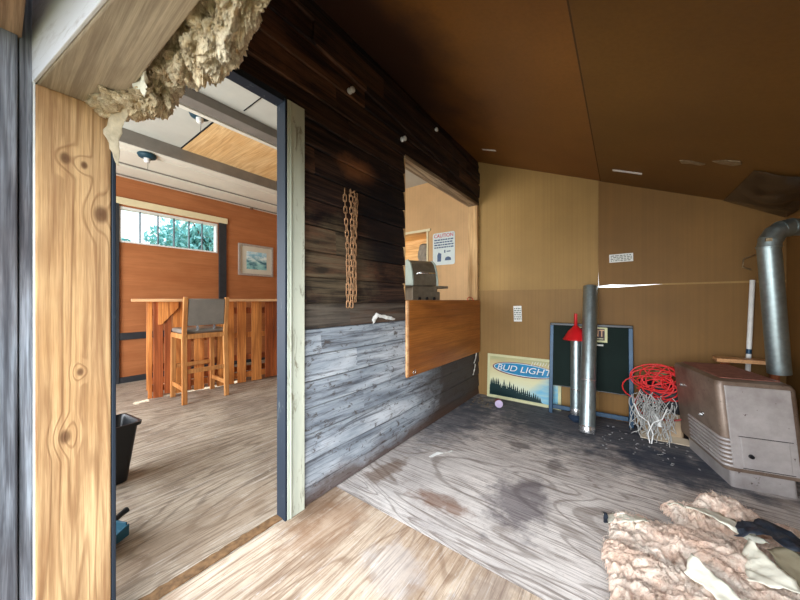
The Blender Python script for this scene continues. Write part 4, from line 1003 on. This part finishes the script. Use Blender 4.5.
g = MB(); g.box((sh(z)-hw+0.045, -hd+0.05, z-0.0012), (sh(z)+hw-0.045, hd-0.05, z-0.0005)); build('grille_shadow_plate', g, M_blackhole, ht)
g = MB(); P = [(sh(0.36)-hw-0.004, -hd+0.17+0.055*t_, 0.36+0.014*math.sin(t_*16)-0.02*t_) for t_ in [k/20 for k in range(21)]]; g.tube(P, 0.0035, 6); build('emblem', g, M_chrome, ht)
g = MB(); g.tube([(sh(0.45)-hw-0.001, hd-0.12, 0.47), (sh(0.45)-hw-0.016, hd-0.12, 0.47)], 0.012, 12); build('side_knob', g, M_chrome, ht)

# ------------------------------------------------------------------ duct
du = thing('flue_duct', 'galvanised flue duct rising from the heater and bending into the wall', 'duct', (2.10, 2.86, 0.62))
dr = 0.050; d0 = Vector((0, 0, 0)); d1 = Vector((-0.06, -0.07, 0.77))
g = MB(); g.tube([d0, d0.lerp(d1, 0.5), d1], dr, 32); build('straight_section', g, M_galv, du, auto=40)
c0 = Vector((d1.x+0.10, d1.y, d1.z))
gores = []
prevp = d1
E1 = Vector((c0.x, c0.y, c0.z+0.10+0.045))
DV = Vector((0.9, 0.43, 0)); arc = [d1+DV*0.105*(1-math.cos(a))+Vector((0, 0, 0.115*math.sin(a))) for a in [PI/2*k/4 for k in range(5)]]
for k in range(4):
    g = MB(); a, b = arc[k], arc[k+1]; e = (b-a).normalized()*0.012
    g.tube([a-e, b+e], dr+0.001*(k % 2), 32); build('elbow_gore', g, M_galv, du, auto=40)
for k in (0, 4):
    p = arc[k]; t_ = Vector((0, 0, 1)) if k == 0 else DV; g = MB(); g.tube([p-t_*0.006, p, p+t_*0.006], [dr+0.002, dr+0.005, dr+0.002], 32); build('bead', g, M_galv, du)
g = MB(); g.tube([arc[4], arc[4]+DV*0.20], dr, 32); build('wall_section', g, M_galv, du, auto=40)
g = MB(); g.box((-0.085, d1.y-dr-0.004, d1.z+0.03), (-0.060, d1.y-dr+0.014, d1.z+0.05)); build('foil_tag', g, M_foil, du)
g = MB(); g.tube([(0.0, 0.44, 0.67), (-0.05, 0.41, 0.69), (-0.045, 0.41, 0.75), (0.02, 0.44, 0.78)], 0.004, 6)
tag(build('hook_wire', g, M_foil, loc=(2.085, 2.85, 0.62)), 'bent bright wire on the cardboard beside the duct', 'wire')

# ------------------------------------------------------------------ glass wool: pile on the floor
def strands(mb, pts, n_, L, wdt, rr, up=0.5):
    for _ in range(n_):
        p, nn = pts[rr.randrange(len(pts))]
        p = Vector(p); d = Vector((rr.gauss(0, 1), rr.gauss(0, 1), rr.gauss(0, 1))).normalized()
        d = (d+Vector(nn)*up).normalized(); s_ = d.cross(Vector((rr.gauss(0, 1), rr.gauss(0, 1), rr.gauss(0, 1)))).normalized()*wdt
        q = p-Vector(nn)*0.003; vs = []; k = 5
        cur = Vector((rr.gauss(0, 1), rr.gauss(0, 1), rr.gauss(0, 1)))*0.55; l = L*rr.uniform(0.4, 1.3)/k
        for i in range(k+1):
            vs += [tuple(q-s_*(1-i/k*0.6)), tuple(q+s_*(1-i/k*0.6))]; d = (d+cur*0.45).normalized(); q = q+d*l
            if q.z < 0.002 and up > 0: q.z = 0.002
        mb.add(vs, [(2*i, 2*i+1, 2*i+3, 2*i+2) for i in range(k)], True)
lumps = [(1.62, 1.95, 0.12, 0.10), (1.74, 2.02, 0.10, 0.13), (1.46, 1.66, 0.15, 0.09), (1.62, 1.66, 0.16, 0.13), (1.44, 1.47, 0.16, 0.09), (1.58, 1.42, 0.20, 0.10),
         (1.80, 1.78, 0.16, 0.10), (1.95, 1.95, 0.16, 0.08), (1.85, 1.50, 0.22, 0.11), (1.52, 1.22, 0.21, 0.10), (1.80, 1.20, 0.26, 0.12), (2.05, 1.60, 0.20, 0.12), (1.37, 1.40, 0.10, 0.06), (1.66, 2.03, 0.055, 0.17), (1.75, 2.08, 0.05, 0.16)]
def pile_h(x, y):
    h = 0
    for (cx, cy, r, hh) in lumps:
        wx = x+0.05*noise.noise(Vector((x*6, y*6, 7))); wy = y+0.05*noise.noise(Vector((x*6, y*6, 17)))
        d = math.hypot(wx-cx, wy-cy)/r
        if d < 1.25: h = max(h, hh*math.sqrt(max(0, 1-(d/1.25)**2)))
    return h
g = MB(); NXg, NYg = 190, 260; X0, X1g, Y0, Y1g = 1.15, 2.22, 0.93, 2.22
vid = {}; ptsf = []
for i in range(NXg+1):
    for j in range(NYg+1):
        x = X0+(X1g-X0)*i/NXg; y = Y0+(Y1g-Y0)*j/NYg; h = pile_h(x, y)
        if h > 0.004:
            wv = noise.noise_vector(Vector((x*7, y*7, 3)))*0.13
            r1 = 1-abs(noise.noise(Vector(((x+wv.x)*13, (y+wv.y)*13, 1)))); r2 = 1-abs(noise.noise(Vector(((x+wv.y)*34, (y+wv.x)*34, 5))))
            r3 = 1-abs(noise.noise(Vector((x*80, y*80, 9))))
            k_ = min(1, h/0.04)
            curl = 1-abs(noise.noise(Vector(((x+wv.x*2.2)*22, (y+wv.y*2.2)*9, 8))))
            z = h*0.75+k_*(0.070*(r1-0.75)+0.024*(r2-0.75)+0.009*(r3-0.7)+0.028*(curl-0.75))
            vid[(i, j)] = len(g.v); g.v.append((x+wv.x*0.05, y+wv.y*0.05, max(0.002, z)))
            ptsf.append(((x, y, max(0.004, z)), (0, 0, 1)))
for (i, j), a in vid.items():
    b, c_, d_ = vid.get((i+1, j)), vid.get((i+1, j+1)), vid.get((i, j+1))
    if None not in (b, c_, d_): g.f.append((a, b, c_, d_)); g.smooth.append(True)
strands(g, ptsf, 16000, 0.026, 0.0007, random.Random(2), 0.15)
pile = tag(build('insulation_pile', g, M_fluff_pink), 'heap of torn pinkish glass wool insulation on the plywood floor', 'insulation', kind='stuff')
# loose facings on the pile
def sheet_on(name, pts, label, mat, seed, amp=0.012, lift=0.0):
    return scrap(name, pts, label, 'paper', mat, seed=seed, amp=amp, solid=0.0015)
sheet_on('paper_facing', [((1.50, 1.99, 0.06), (1.55, 2.05, 0.03)), ((1.58, 1.90, 0.12), (1.66, 1.97, 0.10)), ((1.66, 1.83, 0.13), (1.74, 1.88, 0.12)), ((1.74, 1.78, 0.11), (1.79, 1.80, 0.12))],
         'cream paper strip draped over the top of the insulation heap', M_paper_cream, 2)
sheet_on('paper_facing', [((1.25, 1.79, 0.01), (1.27, 1.70, 0.03)), ((1.33, 1.80, 0.05), (1.36, 1.68, 0.09)), ((1.39, 1.79, 0.06), (1.42, 1.70, 0.11))],
         'pale paper corner sticking out at the left edge of the insulation heap', M_paper_cream, 4, 0.008)
sheet_on('tar_paper', [((1.245, 1.80, 0.02), (1.26, 1.79, 0.02)), ((1.25, 1.75, 0.045), (1.265, 1.745, 0.05)), ((1.255, 1.70, 0.03), (1.272, 1.695, 0.03))],
         'small black torn edge beside the pale paper corner', M_tar, 5, 0.006)
sheet_on('paper_facing', [((1.69, 1.70, 0.10), (1.72, 1.73, 0.15)), ((1.68, 1.60, 0.11), (1.76, 1.62, 0.145)), ((1.67, 1.52, 0.12), (1.80, 1.53, 0.135))],
         'cream pleated paper below the black tar paper', M_paper_cream, 6, 0.009)
sheet_on('paper_facing', [((1.76, 1.72, 0.135), (1.82, 1.76, 0.15)), ((1.78, 1.62, 0.125), (1.89, 1.66, 0.15)), ((1.80, 1.52, 0.13), (1.93, 1.56, 0.14))],
         'brown-grey smooth facing paper framed by black tar paper', M_paper_brown, 7, 0.006)
sheet_on('tar_paper', [((1.69, 1.76, 0.12), (1.72, 1.86, 0.15)), ((1.75, 1.76, 0.165), (1.79, 1.87, 0.17)), ((1.85, 1.71, 0.17), (1.93, 1.80, 0.16)), ((1.95, 1.60, 0.16), (2.03, 1.70, 0.14)), ((2.02, 1.52, 0.14), (2.10, 1.60, 0.12))],
         'large crumpled black tar paper on the insulation heap', M_tar, 8, 0.018)
sheet_on('paper_facing', [((1.50, 1.44, 0.11), (1.53, 1.52, 0.14)), ((1.56, 1.38, 0.12), (1.60, 1.42, 0.14)), ((1.60, 1.30, 0.12), (1.66, 1.33, 0.13))],
         'pale paper scrap low in the middle of the insulation heap', M_paper_cream, 9, 0.008)
sheet_on('paper_facing', [((1.86, 1.62, 0.15), (1.89, 1.64, 0.165)), ((1.93, 1.54, 0.15), (1.96, 1.56, 0.16)), ((2.0, 1.45, 0.14), (2.06, 1.48, 0.14))],
         'narrow cream strip along the edge of the black tar paper', M_paper_cream, 10, 0.006)

# ------------------------------------------------------------------ glass wool hanging from the header
hg = thing('hanging_insulation', 'torn yellowed insulation hanging from the back of the header beam', 'insulation', (0.35, 0.30, 1.75))
g = MB(); pts_ = []
def wool_blob(cx, cy, cz, rx, ry, rz_, seed):
    n1, n2 = 110, 70; o = len(g.v)
    def f(u, v):
        a = 2*PI*u; b = PI*v; d = Vector((math.cos(a)*math.sin(b), math.sin(a)*math.sin(b), math.cos(b)))
        q = d*2.2+Vector((seed*3.1, 0, 0)); wv = noise.noise_vector(q*1.3)*0.6
        qs = Vector((q.x*1.6, q.y*1.6, q.z*0.55)); k = 1+0.45*noise.noise(q*0.9)+0.5*(1-abs(noise.noise((q+wv*1.4)*1.6))-0.8)+0.22*(1-abs(noise.noise((qs+wv*2.0)*3.5))-0.8)+0.12*(1-abs(noise.noise((q+wv*2)*8))-0.7)
        p = Vector((cx+rx*d.x*k, cy+ry*d.y*k, cz+rz_*d.z*k)); pts_.append((tuple(p), tuple(d))); return tuple(p)
    g.grid(n1, n2, f)
for k, b in enumerate([(-0.27, -0.07, -0.075, 0.075, 0.05, 0.022), (-0.32, -0.09, -0.08, 0.05, 0.04, 0.02), (-0.21, -0.03, -0.06, 0.08, 0.05, 0.05), (-0.15, 0.0, -0.01, 0.09, 0.045, 0.085), (-0.05, 0.0, 0.0, 0.08, 0.045, 0.07), (0.04, 0.01, 0.0, 0.07, 0.05, 0.09),
                       (0.13, 0.01, -0.02, 0.075, 0.05, 0.10), (0.22, 0.01, -0.03, 0.08, 0.05, 0.10), (0.32, 0.01, -0.01, 0.085, 0.045, 0.09), (0.42, 0.01, 0.03, 0.085, 0.045, 0.08),
                       (0.50, 0.0, 0.055, 0.06, 0.035, 0.04), (0.1, -0.01, 0.10, 0.2, 0.04, 0.07), (-0.1, -0.01, 0.10, 0.2, 0.04, 0.07), (0.4, -0.01, 0.11, 0.2, 0.04, 0.06)]): wool_blob(*b, k)
strands(g, pts_, 9000, 0.030, 0.0007, random.Random(4), 0.1)
build('wool', g, M_fluff_gold, hg)
scrap('paper_facing', [((-0.175, -0.062, -0.03), (-0.10, -0.05, -0.03)), ((-0.25, -0.070, -0.068), (-0.185, -0.05, -0.085)), ((-0.325, -0.088, -0.105), (-0.275, -0.055, -0.12)), ((-0.340, -0.095, -0.145), (-0.318, -0.060, -0.155)), ((-0.342, -0.068, -0.24), (-0.340, -0.062, -0.24))], None, None, M_paper_flap, hg, 0.006, 0.001, 12)
scrap('paper_facing', [((-0.16, -0.05, -0.0), (-0.02, -0.05, 0.0)), ((-0.15, -0.06, -0.06), (-0.05, -0.06, -0.05)), ((-0.10, -0.055, -0.11), (-0.05, -0.055, -0.10))], None, None, M_paper_cream, hg, 0.012, 0.001, 13)

# ------------------------------------------------------------------ tree outside the high window
def tree(loc, h, r, label, seed, n_=1600):
    t = thing('tree', label, 'tree', loc); rr = random.Random(seed)
    g = MB(); g.tube([(0, 0, 0), (0.05, 0, h*0.4), (0.0, 0.05, h*0.75)], [0.13, 0.10, 0.05], 10)
    for k in range(5):
        a = k*1.3; g.tube([(0.03, 0, h*0.42+k*0.1), (r*0.5*math.cos(a), r*0.5*math.sin(a), h*0.62+k*0.08), (r*0.8*math.cos(a), r*0.8*math.sin(a), h*0.72+k*0.1)], [0.05, 0.03, 0.01], 6)
    build('trunk', g, M_bark, t)
    g = MB()
    cl = [(rr.gauss(0, r*0.4), rr.gauss(0, r*0.4), h*0.72+rr.gauss(0, h*0.12), r*rr.uniform(0.3, 0.5)) for _ in range(16)]
    for _ in range(n_):
        cx, cy, cz, q = cl[rr.randrange(16)]; d = Vector((rr.gauss(0, 1), rr.gauss(0, 1), rr.gauss(0, 1))).normalized()*q*rr.uniform(0.5, 1)
        s_ = rr.uniform(0.05, 0.12)
        M_ = Matrix.Translation((cx+d.x, cy+d.y, cz+d.z)) @ Euler((rr.uniform(0, 6), rr.uniform(0, 6), rr.uniform(0, 6))).to_matrix().to_4x4()
        g.add([(-s_, 0, 0), (0, -s_*0.4, 0.01), (s_, 0, 0), (0, s_*0.4, 0.01)], [(0, 1, 2, 3)], False, M_)
    build('foliage', g, M_leaf, t)
tree((-8.6, 4.2, -0.22), 4.3, 1.5, 'leafy green tree seen through the right panes of the high window', 1, 6500)
tree((-9.5, 1.75, -0.22), 3.0, 0.55, 'small tree top low in the middle panes of the high window', 2, 1200)
